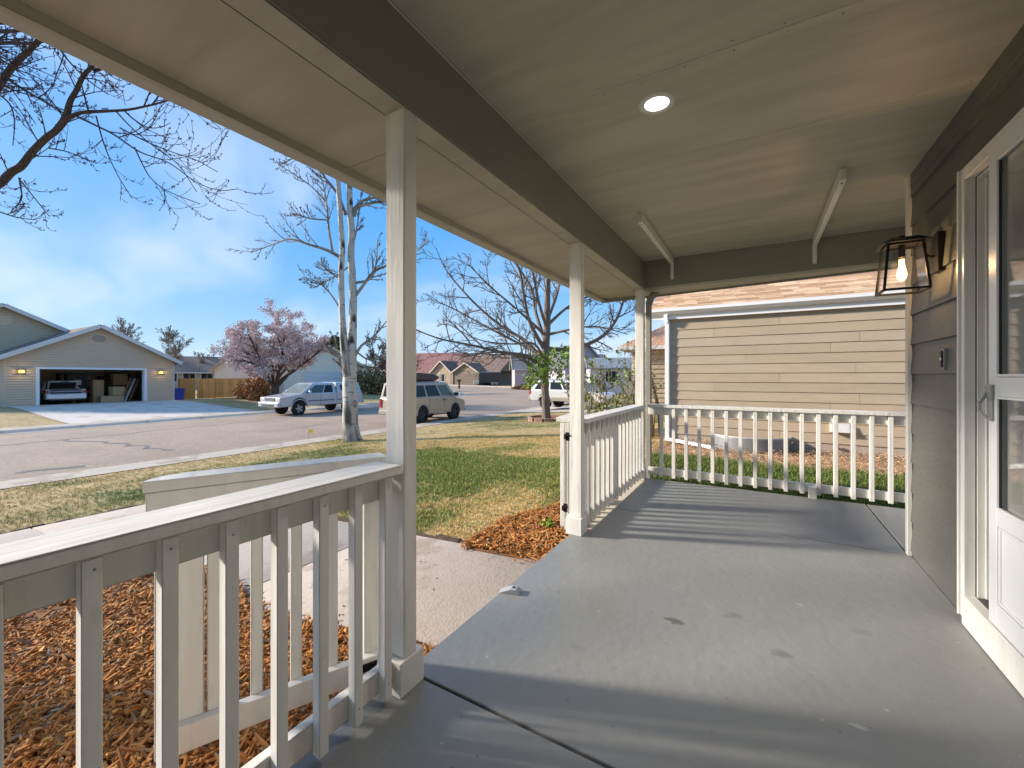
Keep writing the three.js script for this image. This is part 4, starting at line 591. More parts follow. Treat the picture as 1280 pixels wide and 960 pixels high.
// --- big bare tree on the lawn, in a ring of edging blocks
{
  const T = new Tubes(), W = new Tubes(), tips = [], D = 17.6; const bp = at(684, 527, D), base = [bp[0], gy(bp[0], bp[2]), bp[2]];
  const o = { levels: 4, kids: [0, 11, 6, 3.6], ang: [0.7, 0.75, 0.75, 0.7], ratio: 0.48, wander: 0.14, trop: [0, 0.3, 0.25, 0.2, 0.2], seg: 0.24, minR: 0.0085, from: 0.2, tips, rmax: 0.034 };
  const P = (a) => a.map((p) => [p[0], p[1], D + (p[3] ?? 0), p[2] * 0.72]);
  pathLimb(T, P([[684, 533, 12], [683, 520, 7.4], [682, 500, 6.6], [681, 480, 6.6], [681, 455, 7.6], [682, 432, 7], [684, 405, 6], [684, 380, 5.4], [685, 350, 4.6], [687, 320, 3.8], [688, 290, 2.9], [690, 255, 1.8], [692, 220, 1]]), { ...o, kids: [0, 8, 4, 2.4], from: 0.55 }, 1, 3.6);
  const b = (l, len, lv = 1) => pathLimb(T, P(l), o, lv, len);
  b([[681, 462, 4.6], [660, 446, 3.4, -0.5], [625, 440, 2.6, -1], [592, 432, 2.0, -1.4], [552, 424, 1.4, -1.8], [518, 412, 0.8, -2]], 4.2);
  b([[681, 475, 3.4], [664, 462, 3, -0.4], [652, 446, 2.4, -0.6], [620, 440, 1.8, -0.4], [580, 446, 1.2, 0]], 3.4);
  b([[681, 452, 4], [655, 425, 3, 0.5], [630, 410, 2.4, 0.8], [605, 390, 2, 1.1], [580, 365, 1.5, 1.4], [556, 335, 1, 1.6], [545, 310, 0.6, 1.8]], 4.4);
  b([[682, 440, 4], [662, 402, 3, -0.4], [655, 370, 2.5, -0.7], [650, 340, 2, -1], [638, 315, 1.4, -1.2], [622, 295, 0.8, -1.4]], 3.8);
  b([[683, 430, 3.6], [670, 392, 2.8, 0.8], [664, 360, 2.3, 1.2], [648, 335, 1.7, 1.5], [630, 310, 1, 1.8]], 3.6);
  b([[684, 412, 3.4], [674, 380, 2.6, -0.6], [668, 350, 2, -1], [662, 318, 1.5, -1.2], [652, 290, 0.8, -1.4]], 3.2);
  b([[685, 436, 4.4], [705, 437, 3.6, 0.2], [735, 430, 3.3, 0.4], [757, 417, 2.9, 0.6], [770, 400, 2.4, 0.7], [778, 380, 2, 0.8], [786, 352, 1.3, 0.9], [790, 330, 0.8, 1]], 2.8);
  b([[686, 405, 3], [708, 385, 2.2, 0.4], [732, 372, 1.6, 0.8], [765, 366, 1, 1.2], [800, 378, 0.6, 1.4]], 3.0); b([[686, 418, 2.6], [712, 412, 1.9, -0.5], [745, 408, 1.3, -1], [785, 418, 0.7, -1.4]], 2.8);
  b([[685, 398, 3.2], [696, 368, 2.4, 0.5], [702, 342, 1.8, 0.8], [712, 310, 1, 1]], 3.0); b([[682, 445, 3.2], [640, 425, 2.2, 1.2], [600, 404, 1.6, 2], [565, 385, 1.1, 2.5], [535, 372, 0.6, 3]], 3.8); b([[683, 420, 2.8], [650, 390, 2, -1.2], [615, 360, 1.4, -2], [585, 330, 0.8, -2.5]], 3.4);
  b([[682, 455, 3], [668, 430, 2, -1], [640, 430, 1.4, -2], [600, 425, 0.9, -2.6], [560, 405, 0.5, -3]], 2.8);
  const t = thing('lawn_tree', 'large bare spreading tree on the lawn inside a low ring of blocks', 'tree', base);
  part(t, 'trunk', local(T.geo(), ...base), greyBark);
  // green sprouts low on the trunk
  const lv = []; for (const [u, v, n, s] of [[680, 455, 190, 1], [672, 468, 130, 0.8], [700, 447, 130, 0.8], [712, 440, 90, 0.7], [690, 470, 80, 0.7], [662, 476, 60, 0.5]]) for (let i = 0; i < n; i++) { const p = at(u + rr(-17, 17) * s, v + rr(-14, 14) * s, D - 0.4 + rr(-0.7, 0.5)); const k = rr(0.6, 1.4); lv.push([p[0] - base[0], p[1] - base[1], p[2] - base[2], rr(0.05, 0.2), 0.22 * k, 0.34 * k, 0.035 * k]); }
  part(t, 'leaf_sprouts', leaves(lv), std({ vertexColors: true, roughness: 0.7, side: THREE.DoubleSide }), 'fresh green leaf sprouts on the trunk', 'stuff');
  const r = thing('tree_ring', 'low ring of pinkish concrete edging blocks round the lawn tree', 'edging', base); const bm = std({ map: conc([0.46, 0.30, 0.22], [0.32, 0.20, 0.15], 350), roughness: 0.95 });
  for (let i = 0; i < 12; i++) { const a = i / 12 * 6.283; const g = box(-0.19, 0.19, -0.06, 0.15 + rr(-0.012, 0.012), -0.075, 0.075, 0.02); g.rotateY(-a + Math.PI / 2 + rr(-0.04, 0.04)); g.translate(Math.cos(a) * 0.78, 0, Math.sin(a) * 0.78); part(r, 'edging_block', g, bm); }
  const soil = new THREE.CylinderGeometry(0.72, 0.72, 0.1, 20); soil.translate(0, 0.03, 0); part(r, 'soil_fill', needs(soil), mulchSoil);
}
// --- generic bare trees, a few kinds, for the street and beyond
function bareTree(name, label, x, z, h, o, mat, group, seedTurn = 0) {
  const T = new Tubes(), y = gy(x, z), tips = []; const q = { levels: 4, kids: [6, 5, 4, 2.5], ang: [0.55, 0.6, 0.65, 0.6], ratio: 0.62, wander: 0.10, trop: [0.05, 0.35, 0.3, 0.2, 0.1], seg: h * 0.05, minR: h * 0.0014, from: 0.35, tips, ...o };
  const th = h * (o.trunk ?? 0.42); grow(T, new THREE.Vector3(0, -0.2, 0), new THREE.Vector3(0.02, 1, 0.03), th, h * (o.r ?? 0.015), 0, q);
  const t = thing(name, label, 'tree', [x, y, z], seedTurn, group); part(t, 'trunk', T.geo(), mat); t.userData.tips = undefined; delete t.userData.tips; return [t, tips];
}
const pos = (u, d) => { const p = at(u, 471, d); return [p[0], p[2]]; };
{
  const bt = (name, label, u, d, h, o, mat) => bareTree(name, label, ...pos(u, d), h, o, mat);
  bt('bare_tree', 'bare tree rising behind the roof of the open garage', 148, 60, 17, { kids: [11, 8, 6, 3.5], ang: [0.8, 0.7, 0.6, 0.6] }, greyTwig);
  bt('bare_tree', 'bare forked tree just right of the open garage, above the low house', 216, 54, 14, { kids: [11, 8, 6, 3.5] }, greyTwig);
  bt('bare_tree', 'bushy bare tree behind the wooden board fence', 258, 62, 13, { kids: [11, 8, 6, 3.5], ang: [0.8, 0.7, 0.7, 0.6], trunk: 0.3 }, greyTwig);
  bt('bare_tree', 'brown bare tree beside the aspen, behind the dark hedge', 468, 50, 14, { kids: [11, 8, 6, 3.5], trunk: 0.33 }, twigBark);
  bt('bare_tree', 'bare tree half hidden behind the near porch post', 500, 25, 8.6, { kids: [9, 6, 4.5, 3], ang: [0.85, 0.75, 0.7, 0.6], trunk: 0.36 }, twigBark);
  bt('bare_tree', 'far bare tree left of the brown house, above the red roof', 536, 108, 14, { kids: [8, 6, 5, 3], trunk: 0.36 }, greyTwig);
  bt('bare_tree', 'broad brown bare tree standing behind the brown house', 604, 112, 16, { kids: [9, 7, 5, 3.2], ang: [0.8, 0.7, 0.7, 0.6], trunk: 0.33 }, greyTwig);
  bt('bare_tree', 'tangled brown bare tree behind the shrubs near the far porch corner', 752, 34, 5.2, { kids: [11, 8, 6, 3.5], trunk: 0.3 }, twigBark);
  const [g, tp] = bt('leafing_tree', 'pale green leafing tree behind the roof of the brown house', 576, 118, 11, { kids: [11, 8, 6, 3.5], ang: [0.9, 0.7, 0.6, 0.6], trunk: 0.32 }, greyTwig); const lv = []; for (const [p] of tp) if (R() < 0.5) { const k = rr(0.7, 1.3); lv.push([p.x + rr(-0.3, 0.3), p.y + rr(-0.3, 0.3), p.z + rr(-0.3, 0.3), rr(0.25, 0.5), 0.25 * k, 0.28 * k, 0.07 * k]); } part(g, 'crown', leaves(lv), std({ vertexColors: true, roughness: 0.8, side: THREE.DoubleSide }), null, 'stuff');
}
// --- flowering tree in front of the cream house
{
  const [x, z] = pos(343, 31.5), y = gy(x, z), T = new Tubes(), tips = [];
  const o = { levels: 4, kids: [0, 8, 6, 3.5], ang: [0.5, 0.75, 0.7, 0.7], ratio: 0.5, wander: 0.12, trop: [0, 0.3, 0.0, -0.25, -0.35], seg: 0.3, minR: 0.012, from: 0.3, tips, rmax: 0.08 };
  const tr = [[0, -0.2, 0], [0.05, 0.6, 0], [0.1, 1.3, 0.05]].map(V3); T.add(...smooth(tr, [0.36, 0.30, 0.30], 3), 10);
  for (let i = 0; i < 9; i++) { const a = i * 2.4, s = i < 2 ? 0.35 : rr(0.7, 1.25); grow(T, new THREE.Vector3(0.1, rr(1.0, 1.35), 0.05), new THREE.Vector3(Math.cos(a) * s, 1, Math.sin(a) * s).normalize(), rr(3.7, 4.9), 0.14, 1, o); }
  const t = thing('flowering_tree', 'round tree covered in pale pink blossom beside the silver pickup', 'tree', [x, y, z]); part(t, 'trunk', T.geo(), darkBark);
  const lv = []; for (const [p] of tips) { if (p.y < 1.7) continue; const n = R() < 0.68 ? 9 : R() < 0.5 ? 3 : 0; const k0 = rr(0.75, 1.15), w = R(); for (let j = 0; j < n; j++) { const k = k0 * rr(0.85, 1.15); lv.push([p.x + rr(-0.22, 0.22), p.y + rr(-0.26, 0.18), p.z + rr(-0.22, 0.22), rr(0.05, 0.14), Math.min(0.9, lerp(0.60, 0.86, w) * k), lerp(0.42, 0.68, w) * k, lerp(0.40, 0.64, w) * k]); } }
  part(t, 'crown', leaves(lv), std({ vertexColors: true, roughness: 0.9, side: THREE.DoubleSide }), null, 'stuff');
}
// --- evergreens, hedge and brush
function leafMass(name, label, category, x, y, z, blobs, n, size, col, mat, part0 = 'foliage') {
  const t = thing(name, label, category, [x, y, z]); const lv = []; for (let i = 0; i < n; i++) { const b = blobs[Math.floor(R() * blobs.length)]; const d = randDir(), r = Math.pow(R(), 0.4) * (0.8 + 0.4 * vnoise(d.x * 3 + b[0], d.y * 3 + d.z * 2, 360)); const k = rr(0.55, 1.4); lv.push([b[0] + d.x * b[3] * r, Math.max(0.02, b[1] + d.y * b[4] * r), b[2] + d.z * b[3] * r, size * rr(0.6, 1.4), col[0] * k, col[1] * k, col[2] * k]); }
  part(t, part0, leaves(lv), mat ?? std({ vertexColors: true, roughness: 0.85, side: THREE.DoubleSide }), null, 'stuff');
  const T = new Tubes(); for (const b of blobs) { T.add([new THREE.Vector3(b[0] * 0.3, -0.1, b[2] * 0.3), new THREE.Vector3(b[0] * 0.8, b[1] * 0.6, b[2] * 0.8), V3([b[0], b[1] + b[4] * 0.6, b[2]])], [b[3] * 0.09, b[3] * 0.06, 0.01], 6); } part(t, 'stems', T.geo(), darkBark); return t;
}
{
  let [x, z] = pos(419, 58); leafMass('evergreen_tree', 'dark evergreen rising behind the cream house beside the aspen', 'tree', x, gy(x, z), z, [[0, 3.2, 0, 2.0, 2.6], [0.4, 5.2, 0.3, 1.8, 2.0], [-0.7, 4.4, 0, 1.5, 2.0], [0, 6.4, 0, 1.1, 1.2]], 5200, 0.34, [0.035, 0.06, 0.02]);
  [x, z] = pos(466, 44); leafMass('hedge', 'dense olive hedge behind the street, between the aspen and the post', 'hedge', x, gy(x, z), z, [[-1.4, 1.2, 0, 1.4, 1.3], [0, 1.5, 0.3, 1.6, 1.7], [1.5, 1.2, 0, 1.4, 1.3], [2.8, 1, 0, 1.3, 1.1]], 5200, 0.2, [0.25, 0.20, 0.085]);
  [x, z] = pos(319, 33); leafMass('dry_shrub', 'rusty orange dry shrub in front of the board fence', 'shrub', x, gy(x, z), z, [[-0.9, 0.6, 0, 1.0, 0.8], [0.8, 0.8, 0.2, 1.1, 1.0]], 2600, 0.2, [0.38, 0.19, 0.075]);
  let p = [-3.3, -11.2]; leafMass('round_shrub', 'low olive green shrub among bare stems beyond the far railing', 'shrub', p[0], gy(...p), p[1], [[0, 0.55, 0, 0.48, 0.5], [0.3, 0.4, 0.2, 0.35, 0.4]], 1900, 0.055, [0.15, 0.16, 0.03]);
  // tall leafing stems beyond the railing
  const stems = (x0, z0, n, h, label, spread) => { const y0 = gy(x0, z0), T = new Tubes(), lv = []; for (let i = 0; i < n; i++) { const bx = rr(-spread, spread), bz = rr(-spread, spread), hh = h * rr(0.5, 1.05), dx = rr(-0.25, 0.25), dz = rr(-0.25, 0.25); const pts = [V3([bx, -0.05, bz]), V3([bx + dx * 0.3 + rr(-0.05, 0.05), hh * 0.4, bz + dz * 0.3]), V3([bx + dx * 0.8 + rr(-0.06, 0.06), hh * 0.75, bz + dz * 0.8]), V3([bx + dx, hh, bz + dz])]; const [P, q] = smooth(pts, [0.014, 0.011, 0.008, 0.004], 4); T.add(P, q, 5); for (let k = 0; k < 6; k++) { const f = 5 + Math.floor(R() * 7), a = P[f], d = sideDir(new THREE.Vector3(0, 1, 0), rr(0.4, 1)), e = a.clone().addScaledVector(d, rr(0.15, 0.4)); T.add([a, e], [0.005, 0.003], 4); const m = R() < 0.6 ? 3 + Math.floor(R() * 7) : 0; for (let j = 0; j < m; j++) { const kk = rr(0.6, 1.4); lv.push([e.x + rr(-0.06, 0.06), e.y + rr(-0.06, 0.06), e.z + rr(-0.06, 0.06), rr(0.05, 0.09), 0.15 * kk, 0.22 * kk, 0.035 * kk]); } } }
    const t = thing('leafing_shrub', label, 'shrub', [x0, y0, z0]); part(t, 'stems', T.geo(), std({ color: rgb(0.33, 0.25, 0.17), roughness: 0.95 })); part(t, 'leaves', leaves(lv), std({ vertexColors: true, roughness: 0.7, side: THREE.DoubleSide }), null, 'stuff'); };
  stems(-3.45, -9.6, 12, 2.0, 'leafing shrub of tall stems just right of the gateway post', 0.35); stems(-2.75, -9.9, 13, 2.2, 'taller leafing shrub in the middle of the gap before the corner post', 0.4); stems(-2.35, -10.3, 10, 1.5, 'short leafing shrub nearest the corner of the tan house', 0.3); stems(-4.2, -11.6, 11, 1.9, 'leafing shrub farthest out, partly behind the gateway post', 0.5);
  stems(-3.1, -10.6, 12, 1.2, 'dry leafing shrub low behind the taller stems', 0.6);
  // young birch and its stakes at the neighbour's corner
  const T = new Tubes(), bx = -2.05, bz = -10.4, by = gy(bx, bz); T.add(...smooth([[0.06, -0.05, 0.05], [0, 0.6, 0], [-0.12, 1.2, -0.02], [-0.26, 1.9, 0], [-0.30, 2.7, 0.02], [-0.27, 3.5, 0]].map(V3), [0.045, 0.042, 0.036, 0.032, 0.028, 0.02], 4), 8); for (let i = 0; i < 16; i++) { const y = rr(1.3, 3.3); grow(T, new THREE.Vector3(-0.16 - 0.05 * y + 0.02, y, 0), sideDir(new THREE.Vector3(0, 1, 0), 0.9), rr(0.2, 0.6), 0.007, 2, { levels: 3, kids: [0, 0, 3], ang: [0, 0, 0.7], ratio: 0.5, wander: 0.1, trop: [0, 0, 0.2, 0.2], seg: 0.1, minR: 0.003 }); }
  const t = thing('young_birch', 'slim white birch sapling leaning beside the corner of the tan house', 'tree', [bx, by, bz]); part(t, 'trunk', T.geo(), aspenBark);
  const sm = std({ color: rgb(0.26, 0.145, 0.07), roughness: 0.9 }); const s1 = thing('wooden_stake', 'brown wooden stake leaning by the birch, the right hand one', 'stake', [-2.2, by, -10.3], 0, 'stakes by the birch'); part(s1, 'shaft', bar([0.05, -0.05, 0], [-0.06, 1.02, 0.0], 0.07, 0.05, 0.006), sm); part(s1, 'tip', bar([-0.06, 1.021, 0], [-0.066, 1.06, 0], 0.05, 0.035, 0.004), sm);
  copyOf(s1, [-2.36, by - 0.18, -10.35], 0.3, 'brown wooden stake leaning by the birch, the shorter left hand one');
  // young weed in the mulch by the walk
  const wv = []; for (let i = 0; i < 46; i++) { const a = rr(0, 6.28), r = rr(0, 0.07); wv.push([Math.cos(a) * r, rr(0.01, 0.07), Math.sin(a) * r, rr(0.03, 0.06), 0.30, 0.40, 0.06]); } const wx = -1.72, wz = -3.62; const wt = thing('seedling', 'small bright green seedling growing in the mulch near the walk', 'plant', [wx, gy(wx, wz) + 0.05, wz]); part(wt, 'leaves', leaves(wv), std({ vertexColors: true, roughness: 0.7, side: THREE.DoubleSide })); const T2 = new Tubes(); T2.add([V3([0, -0.05, 0]), V3([0, 0.04, 0])], [0.004, 0.002], 5); part(wt, 'stem', T2.geo(), std({ color: rgb(0.3, 0.4, 0.1) }));
}

// ================================================================ vehicles (local x is forward, the ground at y = 0)
const paint = (r, g, b) => new THREE.MeshPhysicalMaterial({ color: rgb(r, g, b), roughness: 0.38, metalness: 0.15, clearcoat: 0.8, clearcoatRoughness: 0.12 });
const rubber = std({ color: rgb(0.022, 0.021, 0.02), roughness: 0.9 }), alloy = std({ color: rgb(0.42, 0.42, 0.43), roughness: 0.35, metalness: 0.6 }), plastic = std({ color: rgb(0.045, 0.045, 0.047), roughness: 0.65 });
const redLens = std({ color: rgb(0.42, 0.02, 0.02), roughness: 0.2 }), clearLens = std({ color: rgb(0.70, 0.69, 0.64), roughness: 0.15 }), chrome = std({ color: rgb(0.6, 0.6, 0.6), roughness: 0.25, metalness: 0.7 });
// glasshouse: base rectangle at y0, smaller roof at y1; face(s0, s1, t0, t1) cuts a panel on a side
function cabin(xb0, xb1, xt0, xt1, wb, wt, y0, y1) {
  const c = { lf: (t) => lerp(xb0, xt0, t), rt: (t) => lerp(xb1, xt1, t), w: (t) => lerp(wb, wt, t), y: (t) => lerp(y0, y1, t) };
  c.geo = () => { const k = 0.93, ring = (t, inset, yy) => [[c.lf(t) + inset, yy, c.w(t) - inset], [c.rt(t) - inset, yy, c.w(t) - inset], [c.rt(t) - inset, yy, -c.w(t) + inset], [c.lf(t) + inset, yy, -c.w(t) + inset]]; const rs = [ring(0, 0, y0), ring(k, 0, c.y(k)), ring(1, 0.05, y1), ring(1, 0.16, y1 + 0.025)], f = []; for (let r = 0; r < 3; r++) for (let i = 0; i < 4; i++) { const j = (i + 1) % 4; f.push(quad(rs[r][i], rs[r][j], rs[r + 1][j], rs[r + 1][i])); } f.push(quad(...rs[3]), quad(rs[0][3], rs[0][2], rs[0][1], rs[0][0])); return merge(f); };
  // a pane on a side, s from rear to front 0..1, t from belt to roof 0..1
  c.side = (sgn, s0, s1, t0, t1, lean0 = 0, lean1 = 0) => { const P = (s, t) => [lerp(c.lf(t), c.rt(t), s), c.y(t), sgn * (c.w(t) + 0.007)]; const q = [P(s0, t0), P(s1, t0), P(s1 + lean1, t1), P(s0 + lean0, t1)]; return sgn > 0 ? quad(...q) : quad(q[1], q[0], q[3], q[2]); };
  c.end = (front, t0, t1, m) => { const P = (e, t) => [(front ? c.rt(t) : c.lf(t)) + (front ? 0.008 : -0.008), c.y(t), e * (c.w(t) * m)]; return front ? quad(P(1, t0), P(-1, t0), P(-1, t1), P(1, t1)) : quad(P(-1, t0), P(1, t0), P(1, t1), P(-1, t1)); };
  return c;
}
function arc(cx, cy, r, n = 12) { return Array.from({ length: n + 1 }, (_, i) => { const a = Math.PI - i / n * Math.PI; return [cx + r * Math.cos(a), cy + r * Math.sin(a)]; }); }
// lower body: outline seen from the side, from rear bottom forward along the sills (wheel arches) and back over the top
function lowerBody(sill, rearX, frontX, wheels, archR, wheelY, top, W) { const p = [[rearX, sill]]; for (const wx of wheels) p.push(...arc(wx, Math.max(sill, wheelY), archR)); p.push([frontX, sill], ...top); return prism(p, -W / 2, W / 2, 0.05); }
function wheel(parent, x, y, z, r, w, rimMat, out, rimR = 0.62) {
  const prof = [[r * rimR, -w / 2], [r * 0.93, -w / 2], [r, -w * 0.36], [r, w * 0.36], [r * 0.93, w / 2], [r * rimR, w / 2]].map((p) => new THREE.Vector2(...p)); const tg = new THREE.LatheGeometry(prof, 26); tg.rotateX(Math.PI / 2);
  const g = new THREE.Group(); g.name = 'wheel'; g.position.set(x, y, z); parent.add(g); part(g, 'tyre', needs(tg), rubber); const rr0 = r * rimR, zo = out * w * 0.36; const list = [cyl(rr0, rr0, w * 0.5, 0, 0, out * w * 0.06, 20, 'z'), cyl(r * 0.14, r * 0.14, 0.05, 0, 0, zo, 10, 'z')];
  part(g, 'rim', [cyl(rr0 * 1.01, rr0 * 1.01, w * 0.8, 0, 0, 0, 22, 'z', true), list[1], ...Array.from({ length: 5 }, (_, i) => { const s = box(0, rr0, -r * 0.13, r * 0.13, zo - 0.012, zo + 0.012); s.rotateZ(i * 1.2566); return s; })], rimMat); part(g, 'hub', list[0], dark);
}
function fourWheels(t, x0, x1, r, w, track, rimMat, rimR) { for (const x of [x0, x1]) for (const s of [1, -1]) wheel(t, x, r, s * (track - w / 2), r, w, rimMat, s, rimR); }

// --- tan van with a roof box at the near kerb, nose away from the houses' drive
{
  const t = thing('van', 'tan passenger van with a black roof box and chunky tyres parked at the near kerb', 'van', [-14.30, -0.872, -15.80], Math.PI / 2); const P = paint(0.42, 0.35, 0.255), W = 1.94, r = 0.40;
  const top = [[2.40, 0.55], [2.42, 0.86], [2.34, 0.98], [1.52, 1.16], [1.40, 1.20], [-2.34, 1.20], [-2.40, 1.1], [-2.42, 0.6]];
  part(t, 'body', lowerBody(0.42, -2.36, 2.34, [-1.38, 1.44], 0.46, 0.40, top, W), P);
  const c = cabin(-2.36, 1.56, -2.22, 0.86, 0.93, 0.80, 1.19, 1.90); part(t, 'cabin', c.geo(), P);
  for (const s of [1, -1]) { part(t, 'window', c.side(s, 0.04, 0.33, 0.08, 0.82), carGlass); part(t, 'window', c.side(s, 0.36, 0.64, 0.08, 0.82), carGlass); part(t, 'window', c.side(s, 0.675, 0.93, 0.08, 0.82, 0, -0.01), std({ color: rgb(0.10, 0.14, 0.12), roughness: 0.08 })); }
  part(t, 'windscreen', c.end(true, 0.05, 0.88, 0.93), carGlass); part(t, 'rear_window', c.end(false, 0.1, 0.85, 0.86), carGlass);
  part(t, 'inner_floor', box(-2.25, 2.2, 0.45, 0.75, -0.72, 0.72), plastic);
  part(t, 'bumper', [box(2.30, 2.50, 0.42, 0.66, -0.95, 0.95, 0.05), box(-2.50, -2.34, 0.42, 0.64, -0.95, 0.95, 0.05)], std({ color: rgb(0.33, 0.29, 0.23), roughness: 0.6 }));
  part(t, 'grille', box(2.40, 2.435, 0.68, 0.88, -0.5, 0.5, 0.01), plastic); for (const s of [1, -1]) { part(t, 'headlight', box(2.37, 2.43, 0.70, 0.88, s * 0.72 - 0.18, s * 0.72 + 0.18, 0.015), clearLens); part(t, 'tail_light', box(-2.45, -2.40, 0.75, 1.15, s * 0.86 - 0.07, s * 0.86 + 0.07, 0.012), redLens); part(t, 'mirror', box(1.28, 1.42, 1.22, 1.40, s * 0.98, s * 1.20, 0.03), plastic); part(t, 'side_moulding', [box(-0.88, 0.94, 0.60, 0.64, s * 0.972 - 0.008, s * 0.972 + 0.008, 0.004)], P); part(t, 'handle', [box(0.26, 0.36, 1.02, 1.09, s * 0.975 - 0.01, s * 0.975 + 0.012, 0.006), box(0.46, 0.60, 1.02, 1.07, s * 0.975 - 0.01, s * 0.975 + 0.012, 0.006)], plastic); part(t, 'door_gap', [box(0.405, 0.42, 0.5, 1.19, s * 0.9705 - 0.004, s * 0.9705 + 0.004), box(-0.86, -0.845, 0.66, 1.19, s * 0.9705 - 0.004, s * 0.9705 + 0.004), box(1.46, 1.472, 0.9, 1.16, s * 0.9705 - 0.004, s * 0.9705 + 0.004)], plastic); for (const wx of [-1.38, 1.44]) { const lip = new THREE.TorusGeometry(0.475, 0.03, 6, 20, Math.PI); lip.translate(wx, 0.40, s * 0.965); part(t, 'arch_lip', needs(lip), P); } }
  part(t, 'lower_rail', box(-0.85, 0.9, 0.33, 0.39, 0.80, 0.86, 0.02), plastic);
  fourWheels(t, -1.38, 1.44, r, 0.27, 0.97, plastic, 0.56);
  t.scale.x = 0.84; t.children.forEach((c) => { if (c.name === 'wheel') c.scale.x = 1 / 0.84; });
  const bx = t; part(bx, 'roof_rack', [box(-1.8, 0.4, 1.94, 1.965, 0.62, 0.66), box(-1.8, 0.4, 1.94, 1.965, -0.66, -0.62), box(-1.3, -1.25, 1.965, 1.99, -0.7, 0.7), box(-0.1, -0.05, 1.965, 1.99, -0.7, 0.7)], plastic);
  part(bx, 'roof_box', [prism([[-2.0, 1.99], [0.35, 1.99], [0.62, 2.10], [0.55, 2.21], [0.1, 2.32], [-1.6, 2.38], [-2.0, 2.30]], -0.52, 0.52, 0.06)], std({ color: rgb(0.02, 0.021, 0.024), roughness: 0.35 })); part(bx, 'box_label', box(-1.0, -0.72, 2.24, 2.28, -0.531, -0.527), trimWhite);
}
// --- silver pickup with canopy across the street
{
  const t = thing('pickup_truck', 'silver extended cab pickup with a canopy parked across the street', 'pickup truck', [-23.15, -0.872, -15.9], -Math.PI / 2); const P = paint(0.50, 0.50, 0.505), W = 1.92, r = 0.385;
  const top = [[2.72, 0.60], [2.74, 0.95], [2.66, 1.04], [1.52, 1.20], [1.40, 1.22], [-0.78, 1.22], [-2.68, 1.18], [-2.72, 1.1], [-2.72, 0.65]];
  part(t, 'body', lowerBody(0.52, -2.66, 2.66, [-1.66, 1.60], 0.47, 0.42, top, W), P);
  const c = cabin(-0.80, 1.50, -0.72, 0.66, 0.92, 0.74, 1.21, 1.80); part(t, 'cab', c.geo(), P); const k = cabin(-2.66, -0.82, -2.52, -0.86, 0.92, 0.78, 1.19, 1.83); part(t, 'canopy', k.geo(), P);
  const pale = std({ color: rgb(0.07, 0.10, 0.10), roughness: 0.08 });
  for (const s of [1, -1]) { part(t, 'window', c.side(s, 0.42, 0.90, 0.06, 0.80, 0, -0.10), pale); part(t, 'window', c.side(s, 0.10, 0.385, 0.06, 0.80), carGlass); part(t, 'window', k.side(s, 0.12, 0.84, 0.22, 0.78), carGlass); part(t, 'mirror', box(0.98, 1.12, 1.22, 1.38, s * 0.98, s * 1.18, 0.03), P); part(t, 'side_moulding', box(-0.62, 1.06, 0.76, 0.83, s * 0.963 - 0.008, s * 0.963 + 0.010, 0.004), std({ color: rgb(0.14, 0.15, 0.19), roughness: 0.5 })); part(t, 'rear_moulding', box(-1.15, -0.84, 0.76, 0.83, s * 0.963 - 0.008, s * 0.963 + 0.010, 0.004), std({ color: rgb(0.14, 0.15, 0.19), roughness: 0.5 })); part(t, 'handle', [box(0.10, 0.24, 1.04, 1.08, s * 0.965 - 0.008, s * 0.965 + 0.012, 0.005), box(-0.14, -0.02, 1.06, 1.10, s * 0.965 - 0.008, s * 0.965 + 0.012, 0.005)], chrome); part(t, 'door_gap', [box(-0.80, -0.785, 0.55, 1.80, s * 0.961 - 0.004, s * 0.961 + 0.004), box(0.29, 0.302, 0.58, 1.2, s * 0.961 - 0.004, s * 0.961 + 0.004), box(1.24, 1.252, 0.62, 1.2, s * 0.961 - 0.004, s * 0.961 + 0.004)], plastic); part(t, 'headlight', box(2.58, 2.74, 0.86, 1.03, s * 0.74 - 0.2, s * 0.74 + 0.2, 0.03), std({ color: rgb(0.66, 0.63, 0.48), roughness: 0.2 })); part(t, 'tail_light', box(-2.75, -2.70, 0.85, 1.15, s * 0.86 - 0.08, s * 0.86 + 0.08, 0.01), redLens); for (const wx of [-1.66, 1.60]) { const lip = new THREE.TorusGeometry(0.482, 0.03, 6, 20, Math.PI); lip.translate(wx, 0.42, s * 0.955); part(t, 'arch_lip', needs(lip), P); } }
  part(t, 'windscreen', c.end(true, 0.04, 0.90, 0.92), std({ color: rgb(0.18, 0.22, 0.20), roughness: 0.06 })); part(t, 'rear_window', k.end(false, 0.15, 0.85, 0.85), carGlass);
  part(t, 'grille', [box(2.70, 2.745, 0.84, 1.02, -0.48, 0.48, 0.015)], dark); part(t, 'grille_bars', [box(2.745, 2.762, 0.85, 0.875, -0.46, 0.46), box(2.745, 2.762, 0.91, 0.935, -0.46, 0.46), box(2.745, 2.762, 0.97, 0.995, -0.46, 0.46)], chrome);
  part(t, 'bumper', [box(2.62, 2.86, 0.50, 0.78, -0.97, 0.97, 0.06), box(-2.86, -2.70, 0.52, 0.72, -0.95, 0.95, 0.05)], std({ color: rgb(0.42, 0.43, 0.46), roughness: 0.4 })); part(t, 'bumper_gap', box(2.855, 2.868, 0.56, 0.66, -0.6, 0.6, 0.004), dark); part(t, 'inner_floor', box(-2.5, 2.5, 0.5, 0.85, -0.70, 0.70), plastic);
  fourWheels(t, -1.66, 1.60, r, 0.26, 0.95, alloy, 0.60);
}
